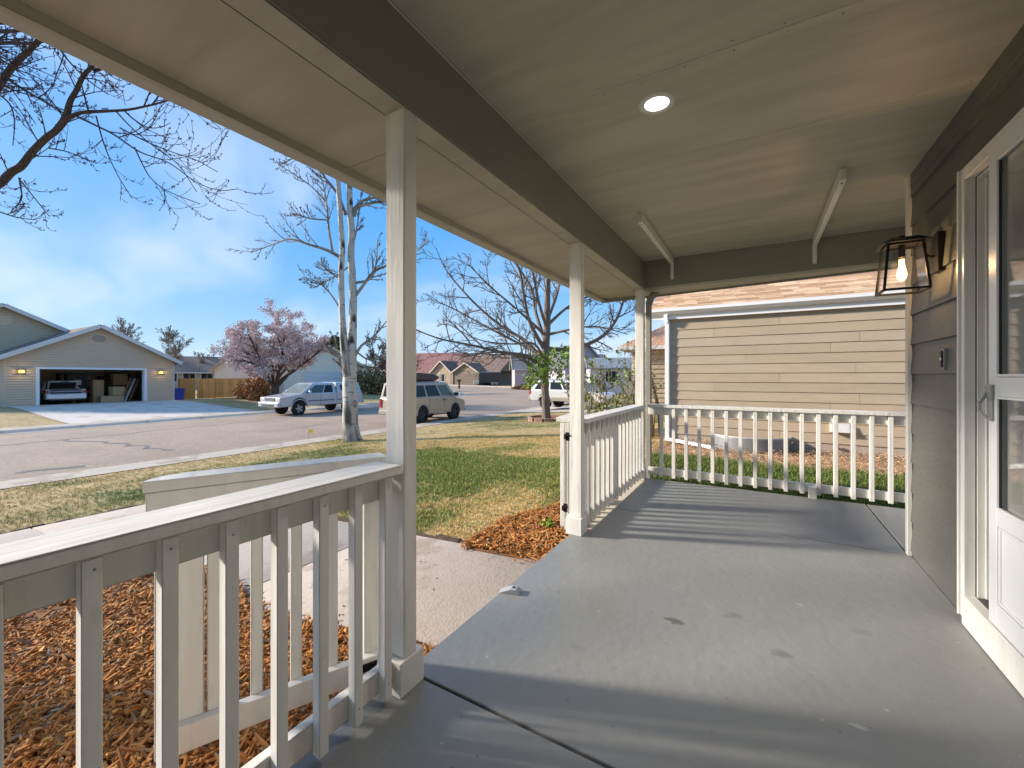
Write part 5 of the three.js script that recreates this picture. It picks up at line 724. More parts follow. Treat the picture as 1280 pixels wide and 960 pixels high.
// --- white estate car in the neighbour's drive, tail to the street
{
  const [x, y, z] = at(682, 513, 25.5); const t = thing('suv', 'white and beige car in the drive beyond the lawn tree, tail to the street', 'car', [x + 1.75, gy(x + 1.5, z) + 0.04, z], -0.08); const P = paint(0.66, 0.64, 0.58), Q = paint(0.38, 0.33, 0.25), W = 1.86, r = 0.36;
  part(t, 'body', lowerBody(0.48, -2.32, 2.30, [-1.36, 1.38], 0.43, 0.38, [[2.36, 0.6], [2.36, 0.86], [2.2, 0.98], [1.2, 1.08], [-2.30, 1.10], [-2.40, 1.0], [-2.38, 0.6]], W), P);
  const c = cabin(-2.34, 1.30, -1.98, 0.50, 0.90, 0.72, 1.09, 1.68); part(t, 'cabin', c.geo(), P);
  for (const s of [1, -1]) { part(t, 'window', c.side(s, 0.06, 0.34, 0.1, 0.82, 0.02), carGlass); part(t, 'window', c.side(s, 0.37, 0.60, 0.1, 0.82), carGlass); part(t, 'window', c.side(s, 0.63, 0.90, 0.1, 0.82, 0, -0.05), carGlass); part(t, 'cladding', box(-0.9, 0.92, 0.5, 0.70, s * 0.938 - 0.012, s * 0.938 + 0.008, 0.006), Q); part(t, 'tail_light', box(-2.43, -2.28, 0.84, 1.08, s * 0.84 - 0.1, s * 0.84 + 0.1, 0.02), redLens); part(t, 'headlight', box(2.26, 2.38, 0.76, 0.92, s * 0.7 - 0.2, s * 0.7 + 0.2, 0.02), clearLens); part(t, 'mirror', box(0.78, 0.92, 1.10, 1.26, s * 0.94, s * 1.12, 0.03), P); part(t, 'roof_rail', box(-1.6, 0.3, 1.72, 1.745, s * 0.62 - 0.02, s * 0.62 + 0.02), chrome); for (const wx of [-1.36, 1.38]) { const lip = new THREE.TorusGeometry(0.445, 0.032, 6, 20, Math.PI); lip.translate(wx, 0.38, s * 0.925); part(t, 'arch_lip', needs(lip), Q); } }
  part(t, 'rear_window', c.end(false, 0.1, 0.85, 0.86), carGlass); part(t, 'windscreen', c.end(true, 0.05, 0.9, 0.92), carGlass); part(t, 'bumper', [box(-2.52, -2.34, 0.45, 0.72, -0.92, 0.92, 0.05), box(2.28, 2.46, 0.42, 0.66, -0.92, 0.92, 0.05)], Q); part(t, 'number_plate', box(-2.432, -2.41, 0.80, 0.95, -0.2, 0.2, 0.004), trimWhite); part(t, 'inner_floor', box(-2.2, 2.2, 0.45, 0.75, -0.7, 0.7), plastic);
  fourWheels(t, -1.36, 1.38, r, 0.25, 0.92, alloy, 0.60);
}
// --- silver saloon in the open garage, boot lid up
const GX = -37.4, GY0 = -0.47;
{
  const t = thing('sedan', 'silver sedan with its boot lid open, parked inside the garage mouth', 'car', [GX - 2.9, GY0, -8.75], Math.PI - 0.02); const P = paint(0.74, 0.70, 0.66), W = 1.84, r = 0.34;
  part(t, 'body', lowerBody(0.34, -2.30, 2.34, [-1.34, 1.40], 0.40, 0.35, [[2.40, 0.5], [2.38, 0.70], [1.4, 0.92], [-1.35, 0.95], [-1.5, 0.78], [-2.26, 0.76], [-2.40, 0.66], [-2.40, 0.45]], W), P);
  part(t, 'rear_wing', [box(-2.30, -1.36, 0.74, 0.97, 0.72, 0.90, 0.04), box(-2.30, -1.36, 0.74, 0.97, -0.90, -0.72, 0.04)], P); part(t, 'boot_opening', box(-2.34, -1.4, 0.70, 0.785, -0.70, 0.70), dark); part(t, 'boot_back', box(-1.42, -1.38, 0.78, 0.94, -0.71, 0.71), dark);
  const c = cabin(-1.40, 1.42, -0.72, 0.48, 0.88, 0.66, 0.93, 1.42); part(t, 'cabin', c.geo(), P);
  for (const s of [1, -1]) { part(t, 'window', c.side(s, 0.12, 0.48, 0.1, 0.82, 0.10), carGlass); part(t, 'window', c.side(s, 0.51, 0.88, 0.1, 0.82, 0, -0.12), carGlass); part(t, 'tail_light', [box(-2.36, -2.05, 0.74, 0.92, s * 0.84 - 0.09, s * 0.84 + 0.08, 0.03)], redLens); part(t, 'mirror', box(0.72, 0.86, 0.96, 1.08, s * 0.92, s * 1.06, 0.03), P); part(t, 'reflector', box(-2.42, -2.39, 0.46, 0.50, s * 0.7 - 0.12, s * 0.7 + 0.12), redLens); }
  part(t, 'rear_window', c.end(false, 0.1, 0.88, 0.86), carGlass); part(t, 'windscreen', c.end(true, 0.08, 0.9, 0.9), carGlass); part(t, 'bumper', [box(-2.46, -2.30, 0.36, 0.66, -0.90, 0.90, 0.06)], P); part(t, 'lower_valance', box(-2.44, -2.3, 0.28, 0.37, -0.78, 0.78, 0.03), plastic);
  const lid = part(t, 'boot_lid', [bar([-1.40, 1.02, 0], [-1.75, 1.52, 0], 1.36, 0.05, 0.02), bar([-1.74, 1.50, 0], [-1.98, 1.44, 0], 1.30, 0.05, 0.02)], P); part(lid, 'lid_lining', bar([-1.465, 1.03, 0], [-1.79, 1.475, 0], 1.18, 0.03), dark); part(lid, 'number_plate', box(-2.02, -1.99, 1.36, 1.46, -0.18, 0.18), plastic); part(t, 'floor_pan', box(-2.2, 2.2, 0.30, 0.6, -0.66, 0.66), plastic);
  fourWheels(t, -1.34, 1.40, r, 0.22, 0.90, alloy, 0.64);
}

// ================================================================ buildings
const sidingTan = (r, g, b, lap = 0.115) => std({ color: rgb(r, g, b), roughness: 0.75 });
const shingleMat = (a, b, s) => std({ map: tex(256, 256, (u, v) => { const row = Math.floor(v * 16), col = Math.floor((u + (row % 2) * 0.03) * 12); const h = hash2(col, row, s); const k = 0.75 + 0.5 * h + 0.25 * (fbm(u * 40, v * 40, 2, s + 1, 40, 40) - 0.5) - 0.25 * sstep(0.8, 1, (v * 16) % 1); return mixc([a[0] * k, a[1] * k, a[2] * k], [b[0] * k, b[1] * k, b[2] * k], hash2(col, row, s + 2)); }, true, [0.45, 0.45]), roughness: 0.95, bumpMap: concBump, bumpScale: 0.02 });
// lap siding as real courses on the plane z = 0, facing +z, clipped to a polygon given as [ [x0, x1] at height y ]
function lapWall(y0, y1, span, lap, t = 0.055) { const out = []; for (let y = y0; y < y1 - 0.01; y += lap) { const h = Math.min(lap, y1 - y); const a = span(y), b = span(y + h); if (!a || !b) continue; for (const [i, s] of a.entries()) { const q = b[i] ?? b[0]; const P = [], x0 = s[0], x1 = s[1], u0 = q[0], u1 = q[1]; if (x1 - x0 < 0.02) continue; const hm = h * 0.78, g1 = lerp(x1, u1, 0.78), g0 = lerp(x0, u0, 0.78); out.push(quad([x0, y, t], [x1, y, t], [g1, y + hm, t * 0.7], [g0, y + hm, t * 0.7]), quad([x0, y, 0], [x1, y, 0], [x1, y, t], [x0, y, t]), quad([g0, y + hm, t * 0.7], [g1, y + hm, t * 0.7], [g1, y + hm, 0.003], [g0, y + hm, 0.003]), quad([g0, y + hm, 0.003], [g1, y + hm, 0.003], [u1, y + h, 0.003], [u0, y + h, 0.003])); } } const g = merge(out); return g; }
// simple house shell: front faces +z, ridge along x. hw half width, d depth, wall height h, ridge height hr
function shell(t, hw, d, h, hr, wallM, roofM, o = 0.4, trimM = trimWhite) {
  part(t, 'wall', [box(-hw, hw, -0.6, h, -d, 0), prism([[0, h + 0.001], [-d, h + 0.001], [-d / 2, hr - 0.03]], -hw, hw).rotateY(-Math.PI / 2).scale(1, 1, 1)].map((g) => g), wallM);
  const s = (hr - h) / (d / 2), y0 = h - s * o; const th = 0.14;
  const slope = (sg) => { const z0 = sg > 0 ? o : -d - o, zm = -d / 2; const P = [[z0, y0], [zm, hr], [zm, hr + th], [z0, y0 + th]]; const g = prism(P, -hw - o, hw + o); g.rotateY(-Math.PI / 2); return boxUV(g); };
  const rf = part(t, 'roof', [slope(1), slope(-1)], roofM); part(t, 'fascia', [box(-hw - o, hw + o, y0 - 0.02, y0 + th - 0.01, o + 0.002, o + 0.06), ...[-1, 1].flatMap((e) => [bar([e * (hw + o + 0.03), y0 + th / 2, o], [e * (hw + o + 0.03), hr + th / 2, -d / 2], 0.05, 0.20), bar([e * (hw + o + 0.03), hr + th / 2, -d / 2], [e * (hw + o + 0.03), y0 + th / 2, -d - o], 0.05, 0.20)])], trimM); return rf;
}
// gable facing +z: front wall at z = 0, ridge along z
function gableShell(t, hw, d, h, hr, wallM, roofM, o = 0.4, trimM = trimWhite, front = true) {
  const s = (hr - h) / hw, y0 = h - s * o, th = 0.14; if (front) part(t, 'wall', prism([[-hw, -0.6], [hw, -0.6], [hw, h], [0, hr - 0.02], [-hw, h]], -d, 0), wallM);
  part(t, 'roof', [-1, 1].map((e) => { const P = [[e * (hw + o), y0], [0, hr], [0, hr + th], [e * (hw + o), y0 + th]]; return prism(e > 0 ? P : P.slice().reverse(), -d - o, o); }), roofM);
  part(t, 'rake_board', [-1, 1].map((e) => bar([e * (hw + o), y0 + th / 2 - 0.03, o + 0.03], [e * 0.01, hr + th / 2 - 0.03, o + 0.03 + e * 0.001], 0.05, 0.24)), trimM); return s;
}
const win = (t, x, y, w, h, z = 0, trim = trimWhite) => { const f = part(t, 'window', [box(x - w / 2 - 0.08, x + w / 2 + 0.08, y - 0.08, y, z, z + 0.05), box(x - w / 2 - 0.08, x + w / 2 + 0.08, y + h, y + h + 0.08, z, z + 0.05), box(x - w / 2 - 0.08, x - w / 2, y, y + h, z, z + 0.05), box(x + w / 2, x + w / 2 + 0.08, y, y + h, z, z + 0.05), box(x - 0.02, x + 0.02, y, y + h, z + 0.002, z + 0.04)], trim); part(f, 'pane', box(x - w / 2, x + w / 2, y, y + h, z - 0.01, z + 0.012), carGlass); return f; };
const garageDoor = (t, x, y, w, h, m, z = 0) => { const d = part(t, 'garage_door', box(x - w / 2, x + w / 2, y, y + h, z - 0.02, z + 0.01), m); for (let i = 0; i < 4; i++) part(d, 'door_panel', box(x - w / 2 + 0.01, x + w / 2 - 0.01, y + i * h / 4 + 0.012, y + (i + 1) * h / 4 - 0.012, z + 0.011, z + 0.04, 0.008), m); return d; };

// --- the open garage across the street (front faces +x: local z is world x, local x is world -z)
{
  const TAN = sidingTan(0.62, 0.485, 0.34), roofM = shingleMat([0.16, 0.12, 0.095], [0.24, 0.19, 0.15], 400); const zc = -10.07, hw = 4.05, eave = 2.93, ridge = 5.05;
  const t = thing('garage_house', 'taupe sided house across the street with its wide garage door open', 'house', [GX, GY0, zc], Math.PI / 2);
  // local x = -(world z - zc); the door opening
  const d0 = -(-7.4 - zc), d1 = -(-12.45 - zc), dx0 = Math.min(d0, d1), dx1 = Math.max(d0, d1), dh = 2.24; const sl = (ridge - eave) / hw;
  const edge = (y) => y <= eave ? hw : Math.max(0, hw - (y - eave) / sl); const span = (y) => { const e = edge(y); return y < dh - 0.02 ? [[-e, dx0 - 0.12], [dx1 + 0.12, e]] : [[-e, e]]; };
  part(t, 'wall', [lapWall(0, dh, (y) => [[-hw, dx0 - 0.1], [dx1 + 0.1, hw]], 0.15), lapWall(dh, ridge, (y) => [[-edge(y), edge(y)]], 0.15)], TAN);
  part(t, 'wall_core', [box(-hw, dx0 - 0.01, -0.5, eave, -0.16, -0.004), box(dx1 + 0.01, hw, -0.5, eave, -0.16, -0.004), box(dx0 - 0.009, dx1 + 0.009, dh + 0.01, eave, -0.16, -0.004), prism([[-hw, eave + 0.001], [hw, eave + 0.001], [0, ridge - 0.01]], -0.16, -0.004), box(-hw, -hw + 0.12, -0.5, eave, -7, -0.161), box(hw - 0.12, hw, -0.5, eave, -7, -0.161), box(-hw, hw, -0.5, eave, -7.12, -7.001), box(-hw + 0.121, hw - 0.121, eave - 0.12, eave - 0.02, -7, -0.161)], std({ color: rgb(0.62, 0.50, 0.37), roughness: 0.9 }));
  part(t, 'garage_floor', box(-hw + 0.121, hw - 0.121, -0.2, 0.002, -7, 0.0), driveConcrete);
  gableShell(t, hw, 7.1, eave, ridge, TAN, roofM, 0.42, trimWhite, false);
  part(t, 'door_trim', [box(dx0 - 0.13, dx0, 0, dh + 0.13, 0.0, 0.06), box(dx1, dx1 + 0.13, 0, dh + 0.13, 0.0, 0.06), box(dx0 + 0.001, dx1 - 0.001, dh, dh + 0.13, 0.0, 0.06), box(dx1 - 0.04, dx1 - 0.001, 0, dh, -0.3, -0.001), box(dx0 + 0.001, dx0 + 0.04, 0, dh, -0.3, -0.001)], std({ color: rgb(0.80, 0.80, 0.80), roughness: 0.5 }));
  const vent = new THREE.CylinderGeometry(0.42, 0.42, 0.05, 8); vent.rotateX(Math.PI / 2); vent.rotateZ(Math.PI / 8); vent.scale(1.15, 0.78, 1); vent.translate(0, ridge - 0.78, 0.03); const vi = new THREE.CylinderGeometry(0.32, 0.32, 0.02, 8); vi.rotateX(Math.PI / 2); vi.rotateZ(Math.PI / 8); vi.scale(1.15, 0.78, 1); vi.translate(0, ridge - 0.78, 0.062); part(t, 'gable_vent', needs(vent), TAN); part(t, 'vent_louvre', needs(vi), sidingTan(0.36, 0.29, 0.22));
  part(t, 'corner_board', [box(-hw - 0.01, -hw + 0.09, -0.1, eave - 0.05, 0.0, 0.03), box(hw - 0.09, hw + 0.01, -0.1, eave - 0.05, 0.0, 0.03)], TAN); part(t, 'downspout', box(hw + 0.03, hw + 0.11, 0.0, eave - 0.15, -0.1, -0.02), trimWhite);
  for (const lx of [-3.38, 3.28]) { const f = thing('garage_lamp', lx < 0 ? 'lit yellow wall lamp left of the open garage door' : 'lit yellow wall lamp right of the open garage door', 'wall lamp', [GX + 0.04, GY0 + 1.98, zc - lx], Math.PI / 2, 'lamps beside the open garage door'); part(f, 'hood', box(-0.15, 0.15, 0.17, 0.21, 0.0, 0.2, 0.01), std({ color: rgb(0.25, 0.16, 0.05), roughness: 0.4, metalness: 0.5 })); part(f, 'shade', box(-0.11, 0.11, 0.02, 0.168, 0.02, 0.16, 0.02), std({ color: rgb(0.8, 0.6, 0.2), emissive: rgb(1, 0.60, 0.05), emissiveIntensity: 0.55 })); part(f, 'foot', box(-0.15, 0.15, 0.0, 0.018, 0.01, 0.17, 0.004), std({ color: rgb(0.25, 0.16, 0.05), roughness: 0.4, metalness: 0.5 })); const L = new THREE.PointLight(new THREE.Color(1, 0.7, 0.3), 0.12); L.position.set(GX + 0.32, GY0 + 2.08, zc - lx); L.castShadow = true; scene.add(L); }
  // taller wing behind, to the left
  const w = thing('taller_wing', 'taller gabled wing of the taupe house rising behind the garage at the left', 'house', [-42.6, GY0, -6.8], Math.PI / 2); const hw2 = 4.9, e2 = 4.0, r2 = 6.42; const ed2 = (y) => y <= e2 ? hw2 : hw2 - (y - e2) / ((r2 - e2) / hw2);
  part(w, 'wall', lapWall(0, r2, (y) => [[-ed2(y), ed2(y)]], 0.15), sidingTan(0.57, 0.475, 0.34)); gableShell(w, hw2, 9, e2, r2 - 0.02, TAN, roofM, 0.42); const v2 = new THREE.CylinderGeometry(0.42, 0.42, 0.05, 8); v2.rotateX(Math.PI / 2); v2.rotateZ(Math.PI / 8); v2.scale(1.2, 0.8, 1); v2.translate(0, r2 - 0.95, 0.04); part(w, 'gable_vent', needs(v2), TAN);
  // things kept in the garage
  const card = std({ color: rgb(0.42, 0.27, 0.14), roughness: 0.9 }), card2 = std({ color: rgb(0.50, 0.35, 0.20), roughness: 0.9 });
  const lz = (lx) => zc - lx; const inG = (dx) => GX - dx;
  const boxThing = (label, dx, lx, w2, h2, d2, y, m, turn = 0) => { const b = thing('cardboard_box', label, 'box', [inG(dx), GY0 + 0.002 + y, lz(lx)], Math.PI / 2 + turn, 'boxes in the open garage'); part(b, 'carton', box(-w2 / 2, w2 / 2, 0, h2, -d2 / 2, d2 / 2, 0.01), m); part(b, 'tape', box(-0.03, 0.03, h2 * 0.3, h2 - 0.004, d2 / 2, d2 / 2 + 0.004), card2); part(b, 'flap', box(-w2 / 2 + 0.02, -0.02, h2 + 0.001, h2 + 0.01, -d2 / 2, d2 / 2), card2); return b; };
  boxThing('wide low cardboard box at the front of the garage pile', 1.4, 1.0, 1.2, 0.44, 0.7, 0, card2); boxThing('crumpled pale box standing on the wide low box', 1.45, 1.32, 0.68, 0.62, 0.5, 0.46, card2, 0.2); boxThing('tall narrow cardboard box behind the low one', 2.0, 0.45, 0.55, 1.55, 0.6, 0, card); boxThing('small cardboard box beside the silver sedan', 2.0, -0.62, 0.42, 0.72, 0.5, 0, card); boxThing('square cardboard box high on the back of the pile', 3.0, 1.9, 0.8, 0.8, 0.6, 1.15, card);
  const sh = thing('shelf_unit', 'dark shelving along the back of the garage full of stored things', 'shelves', [inG(4.6), GY0 + 0.002, lz(1.0)], Math.PI / 2); part(sh, 'upright', [box(-1.9, -1.82, 0, 2.0, -0.25, 0.25), box(1.82, 1.9, 0, 2.0, -0.25, 0.25)], dark); for (const y of [0.3, 0.9, 1.5, 1.95]) part(sh, 'shelf', box(-1.81, 1.81, y, y + 0.04, -0.25, 0.25), plastic); for (let i = 0; i < 9; i++) part(sh, 'bin', box(-1.7 + i * 0.38, -1.4 + i * 0.38, 0.345 + (i % 3) * 0.6, 0.345 + (i % 3) * 0.6 + rr(0.25, 0.5), -0.2, 0.2, 0.02), std({ color: rgb(rr(0.02, 0.12), rr(0.02, 0.08), rr(0.02, 0.1)), roughness: 0.8 }));
  const pan = thing('leaning_boards', 'reddish boards leaning against the right side of the garage', 'boards', [inG(1.2), GY0, lz(2.05)], Math.PI / 2); for (const [o, c] of [[-0.32, [0.30, 0.13, 0.07]], [-0.1, [0.5, 0.48, 0.46]], [0.12, [0.22, 0.09, 0.05]]]) part(pan, 'board', bar([o - 0.3, 0.03, 0.1], [o + 0.35, 1.65, -0.2], 0.14, 0.05), std({ color: rgb(...c), roughness: 0.7 }));
  const fr = thing('sheet_bundle', 'grey wrapped bundle beside the leaning boards in the garage', 'bundle', [inG(2.0), GY0, lz(1.7)], Math.PI / 2); part(fr, 'wrap', box(-0.35, 0.35, 0.0, 0.85, -0.25, 0.25, 0.12), std({ color: rgb(0.30, 0.30, 0.33), roughness: 0.8 })); part(fr, 'strap', box(-0.36, 0.36, 0.4, 0.45, 0.251, 0.258), dark);
  const fz = thing('poster_rack', 'dark cabinet with a white notice standing behind the boxes', 'cabinet', [inG(3.0), GY0, lz(-0.35)], Math.PI / 2); part(fz, 'case', box(-0.5, 0.5, 0, 1.95, -0.3, 0.3, 0.02), std({ color: rgb(0.03, 0.035, 0.03), roughness: 0.6 })); part(fz, 'notice', box(-0.15, 0.2, 1.2, 1.55, 0.301, 0.306), trimWhite);
  const bin = thing('blue_bin', 'blue recycling bin at the right corner of the open garage', 'bin', [GX - 0.9, GY0 - 0.02, -14.75], Math.PI / 2); part(bin, 'tub', prism([[-0.28, 0.02], [0.28, 0.02], [0.36, 0.85], [-0.36, 0.85]], -0.3, 0.3, 0.03), std({ color: rgb(0.02, 0.06, 0.36), roughness: 0.5 })); part(bin, 'lid', box(-0.38, 0.38, 0.852, 0.92, -0.34, 0.34, 0.02), std({ color: rgb(0.02, 0.07, 0.42), roughness: 0.5 })); part(bin, 'wheel', [cyl(0.1, 0.1, 0.05, -0.25, 0.1, -0.33, 12, 'z'), cyl(0.1, 0.1, 0.05, 0.25, 0.1, -0.33, 12, 'z')], rubber);
}
// --- board fence between the two houses
{
  const t = thing('board_fence', 'orange brown wooden board fence between the open garage and the cream house', 'fence', [-38.3, gy(-38.3, -20), -14.9], Math.PI / 2); const fm = [0, 1, 2].map((i) => std({ color: rgb(0.66 - i * 0.07, 0.345 - i * 0.04, 0.105 - i * 0.015), roughness: 0.85 })); const lists = [[], [], []];
  for (let i = 0, x = 0; x < 9.6; i++, x += 0.148) { if (x > 1.0 && x < 1.15) x += 0.12; lists[Math.floor(R() * 3)].push(box(x, x + 0.138, 0.03, 1.62 + rr(-0.015, 0.015), -0.012 + rr(-0.004, 0.004), 0.012)); }
  lists.forEach((l, i) => part(t, 'fence_boards', l, fm[i], null, 'stuff')); part(t, 'rail', [box(0, 9.6, 0.3, 0.38, -0.06, -0.02), box(0, 9.6, 1.2, 1.28, -0.06, -0.02)], fm[2]); for (let x = 0; x <= 9.6; x += 2.4) part(t, 'post', box(x - 0.05, x + 0.05, -0.2, 1.6, -0.16, -0.062), fm[2]);
}
// --- cream house behind the flowering tree
{
  const CREAM = sidingTan(0.80, 0.76, 0.63), roofM = shingleMat([0.16, 0.15, 0.15], [0.25, 0.235, 0.22], 420); const gx = -37.2;
  const t = thing('cream_house', 'cream house with a white garage door behind the flowering tree', 'house', [gx, gy(gx, -27) - 0.02, -26.8], Math.PI / 2); gableShell(t, 4.35, 9, 2.85, 4.75, CREAM, roofM, 0.42, std({ color: rgb(0.62, 0.58, 0.46), roughness: 0.6 })); garageDoor(t, 0.0, 0.02, 4.9, 2.2, std({ color: rgb(0.68, 0.68, 0.70), roughness: 0.6 })); part(t, 'door_trim', [box(-2.62, -2.46, 0, 2.36, 0.011, 0.05), box(2.46, 2.62, 0, 2.36, 0.011, 0.05), box(-2.459, 2.459, 2.225, 2.36, 0.011, 0.05)], CREAM);
  const u = thing('cream_gable', 'steep cream gable with a small window left behind the flowering tree', 'house', [-42, gy(-42, -21) - 0.02, -22.2], 1.03); gableShell(u, 3.0, 8, 2.5, 5.75, CREAM, roofM, 0.35, std({ color: rgb(0.50, 0.36, 0.24), roughness: 0.6 })); win(u, 0.1, 1.0, 0.9, 1.1);
  const fl = thing('flag', 'small striped flag on a short pole at the corner of the cream house', 'flag', [gx + 0.1, gy(gx, -31) + 1.75, -31.3], Math.PI / 2); part(fl, 'pole', bar([0, 0, 0], [0.15, 0.6, 0.9], 0.03, 0.03), trimWhite);
  const cl = []; const fs = { r: [], w: [], b: [] }; for (let i = 0; i < 7; i++) { const x0 = 0.0 + i * 0.09; (i % 2 ? fs.w : fs.r).push(quad([0.13 + x0 * 0.5, 0.55 - x0 * 0.15 - 1.0, 0.85], [0.13 + (x0 + 0.09) * 0.5, 0.54 - x0 * 0.15 - 1.0, 0.83 - 0.03 * (i % 3)], [0.13 + (x0 + 0.09) * 0.5, 0.57 - x0 * 0.15, 0.83], [0.13 + x0 * 0.5, 0.58 - x0 * 0.15, 0.85])); }
  fs.b.push(quad([0.128, 0.2, 0.862], [0.28, 0.17, 0.852], [0.28, 0.56, 0.852], [0.128, 0.585, 0.862])); part(fl, 'red_stripe', fs.r, std({ color: rgb(0.5, 0.03, 0.05), side: THREE.DoubleSide })); part(fl, 'white_stripe', fs.w, std({ color: rgb(0.7, 0.7, 0.7), side: THREE.DoubleSide })); part(fl, 'canton', fs.b, std({ color: rgb(0.03, 0.05, 0.22), side: THREE.DoubleSide }));
}
// --- low brown house beyond the fence
{
  const [x, z] = pos(232, 58); const t = thing('low_house', 'low brown roofed house with a row of windows beyond the board fence', 'house', [x, gy(x, z), z], 1.05); shell(t, 5.5, 8, 2.5, 4.6, sidingTan(0.40, 0.36, 0.32), shingleMat([0.24, 0.15, 0.115], [0.32, 0.21, 0.16], 430), 0.5); for (const wx of [-3.6, -1.6, 0.4, 2.4]) win(t, wx, 1.1, 1.3, 1.2);
}
// --- far houses round the bend
const facing = YAW;                                      // turned towards the porch
{
  const place = (u, v, d) => { const p = at(u, v, d); return p; };
  let p = place(588, 481, 80); const BROWN = sidingTan(0.24, 0.185, 0.13), ROOFB = shingleMat([0.16, 0.10, 0.075], [0.23, 0.15, 0.11], 440), beige = std({ color: rgb(0.56, 0.46, 0.34), roughness: 0.7 });
  // front turned a little to the left, so that its right gable end shows
  const t = thing('brown_house', 'brown ranch house with a two car garage at the end of the street', 'house', [p[0], p[1] - 0.05, p[2]], facing - 0.55);
  { const e = -3.0; part(t, 'wall', [box(-6.6, 4.6, -0.5, 2.7, -9.5, 0), (() => { const g = prism([[0, 2.701], [-9.5, 2.701], [-4.75, 5.75]], -6.6, 4.6); g.rotateY(-Math.PI / 2); return boxUV(g); })()], BROWN); const s = 3.05 / 4.75, y0 = 2.7 - s * 0.5; const sl = (a, b) => { const P = [[a, y0], [-4.75, 5.78], [-4.75, 5.92], [a, y0 + 0.14]]; const g = prism(P, -7.0, 5.0); g.rotateY(-Math.PI / 2); return boxUV(g); };
    part(t, 'roof', [sl(0.5), sl(-10)], ROOFB); part(t, 'rake_board', [bar([5.02, y0 + 0.05, 0.5], [5.02, 5.85, -4.75], 0.06, 0.28), bar([5.02, 5.85, -4.75], [5.02, y0 + 0.05, -10], 0.06, 0.28), bar([-7.02, y0 + 0.05, 0.5], [-7.02, 5.85, -4.75], 0.06, 0.28)], beige); }
  { const d = thing('brown_garage', 'projecting garage gable on the front of the brown house', 'garage', t.position.toArray(), t.rotation.y); d.translateX(0.6); d.translateZ(2.2); gableShell(d, 2.9, 4.5, 2.45, 4.1, BROWN, ROOFB, 0.4, beige); garageDoor(d, 0, 0.02, 4.6, 2.1, std({ color: rgb(0.19, 0.14, 0.095), roughness: 0.7 })); part(d, 'post', [box(-3.2, -3.0, 0, 2.4, 0.0, 0.2), box(-6.2, -6.0, 0, 2.5, 0.0, 0.2)], beige); part(d, 'gable_panel', prism([[-1.3, 2.75], [1.3, 2.75], [0, 3.5]], 0.003, 0.04), std({ color: rgb(0.42, 0.30, 0.19), roughness: 0.8 }));
    const l = thing('brown_gable', 'small beige trimmed gable at the left of the brown house', 'porch gable', t.position.toArray(), t.rotation.y); l.translateX(-6.2); l.translateZ(1.2); gableShell(l, 2.4, 5, 2.6, 4.6, sidingTan(0.42, 0.30, 0.2), ROOFB, 0.4, beige); win(l, 0.1, 0.7, 1.4, 1.4); }
  p = place(527, 481, 92); const red = thing('red_house', 'reddish roofed house left of the brown house, behind the van', 'house', [p[0], p[1] - 0.1, p[2]], facing - 0.2); shell(red, 8.5, 10, 2.9, 7.2, sidingTan(0.40, 0.22, 0.18), shingleMat([0.32, 0.13, 0.105], [0.40, 0.19, 0.15], 450), 0.5, std({ color: rgb(0.5, 0.3, 0.24), roughness: 0.8 })); win(red, 4.5, 0.8, 1.6, 1.4);
  p = place(655, 480, 92); const lav = thing('lavender_house', 'pale lavender house with a white garage door right of the brown house', 'house', [p[0], p[1] - 0.05, p[2]], facing + 0.1); gableShell(lav, 4.6, 10, 3.1, 6.2, sidingTan(0.40, 0.34, 0.34), shingleMat([0.13, 0.14, 0.13], [0.2, 0.2, 0.19], 460), 0.45); garageDoor(lav, 0.0, 0.02, 4.9, 2.3, std({ color: rgb(0.66, 0.66, 0.70), roughness: 0.6 }));
  p = place(703, 484, 66); const lv2 = thing('gabled_house', 'lilac grey gabled house with white trimmed window behind the lawn tree', 'house', [p[0], p[1] - 0.1, p[2]], facing + 0.05); shell(lv2, 7.5, 9, 3.0, 5.4, sidingTan(0.46, 0.37, 0.37), shingleMat([0.13, 0.13, 0.13], [0.2, 0.19, 0.18], 470), 0.4); { const g = thing('front_gable', 'white trimmed front gable of the lilac grey house', 'gable', lv2.position.toArray(), lv2.rotation.y); g.translateZ(1.5); gableShell(g, 2.4, 4, 2.9, 4.7, sidingTan(0.50, 0.40, 0.40), shingleMat([0.13, 0.13, 0.13], [0.2, 0.19, 0.18], 471), 0.35); win(g, 0, 0.9, 1.1, 1.5); }
  p = place(745, 486, 58); const lv3 = thing('tall_gable_house', 'tall lavender gable with dark roof edge beyond the gateway post', 'house', [p[0] - 1.5, p[1] - 0.1, p[2]], facing + 0.35); gableShell(lv3, 3.2, 9, 3.2, 6.4, sidingTan(0.40, 0.36, 0.42), shingleMat([0.11, 0.11, 0.12], [0.17, 0.17, 0.17], 480), 0.4, std({ color: rgb(0.3, 0.28, 0.28) })); win(lv3, 0, 2.8, 0.8, 0.8);
  p = place(778, 487, 48); const gr = thing('grey_house', 'pale house with a grey roof seen between the two far porch posts', 'house', [p[0], p[1] - 0.1, p[2]], facing - 0.1); shell(gr, 3.6, 6, 2.6, 3.75, sidingTan(0.58, 0.56, 0.56), shingleMat([0.2, 0.22, 0.235], [0.28, 0.30, 0.31], 490), 0.4, std({ color: rgb(0.32, 0.32, 0.34) })); win(gr, -1.2, 1.0, 1.3, 1.2); win(gr, 1.4, 1.0, 1.3, 1.2);
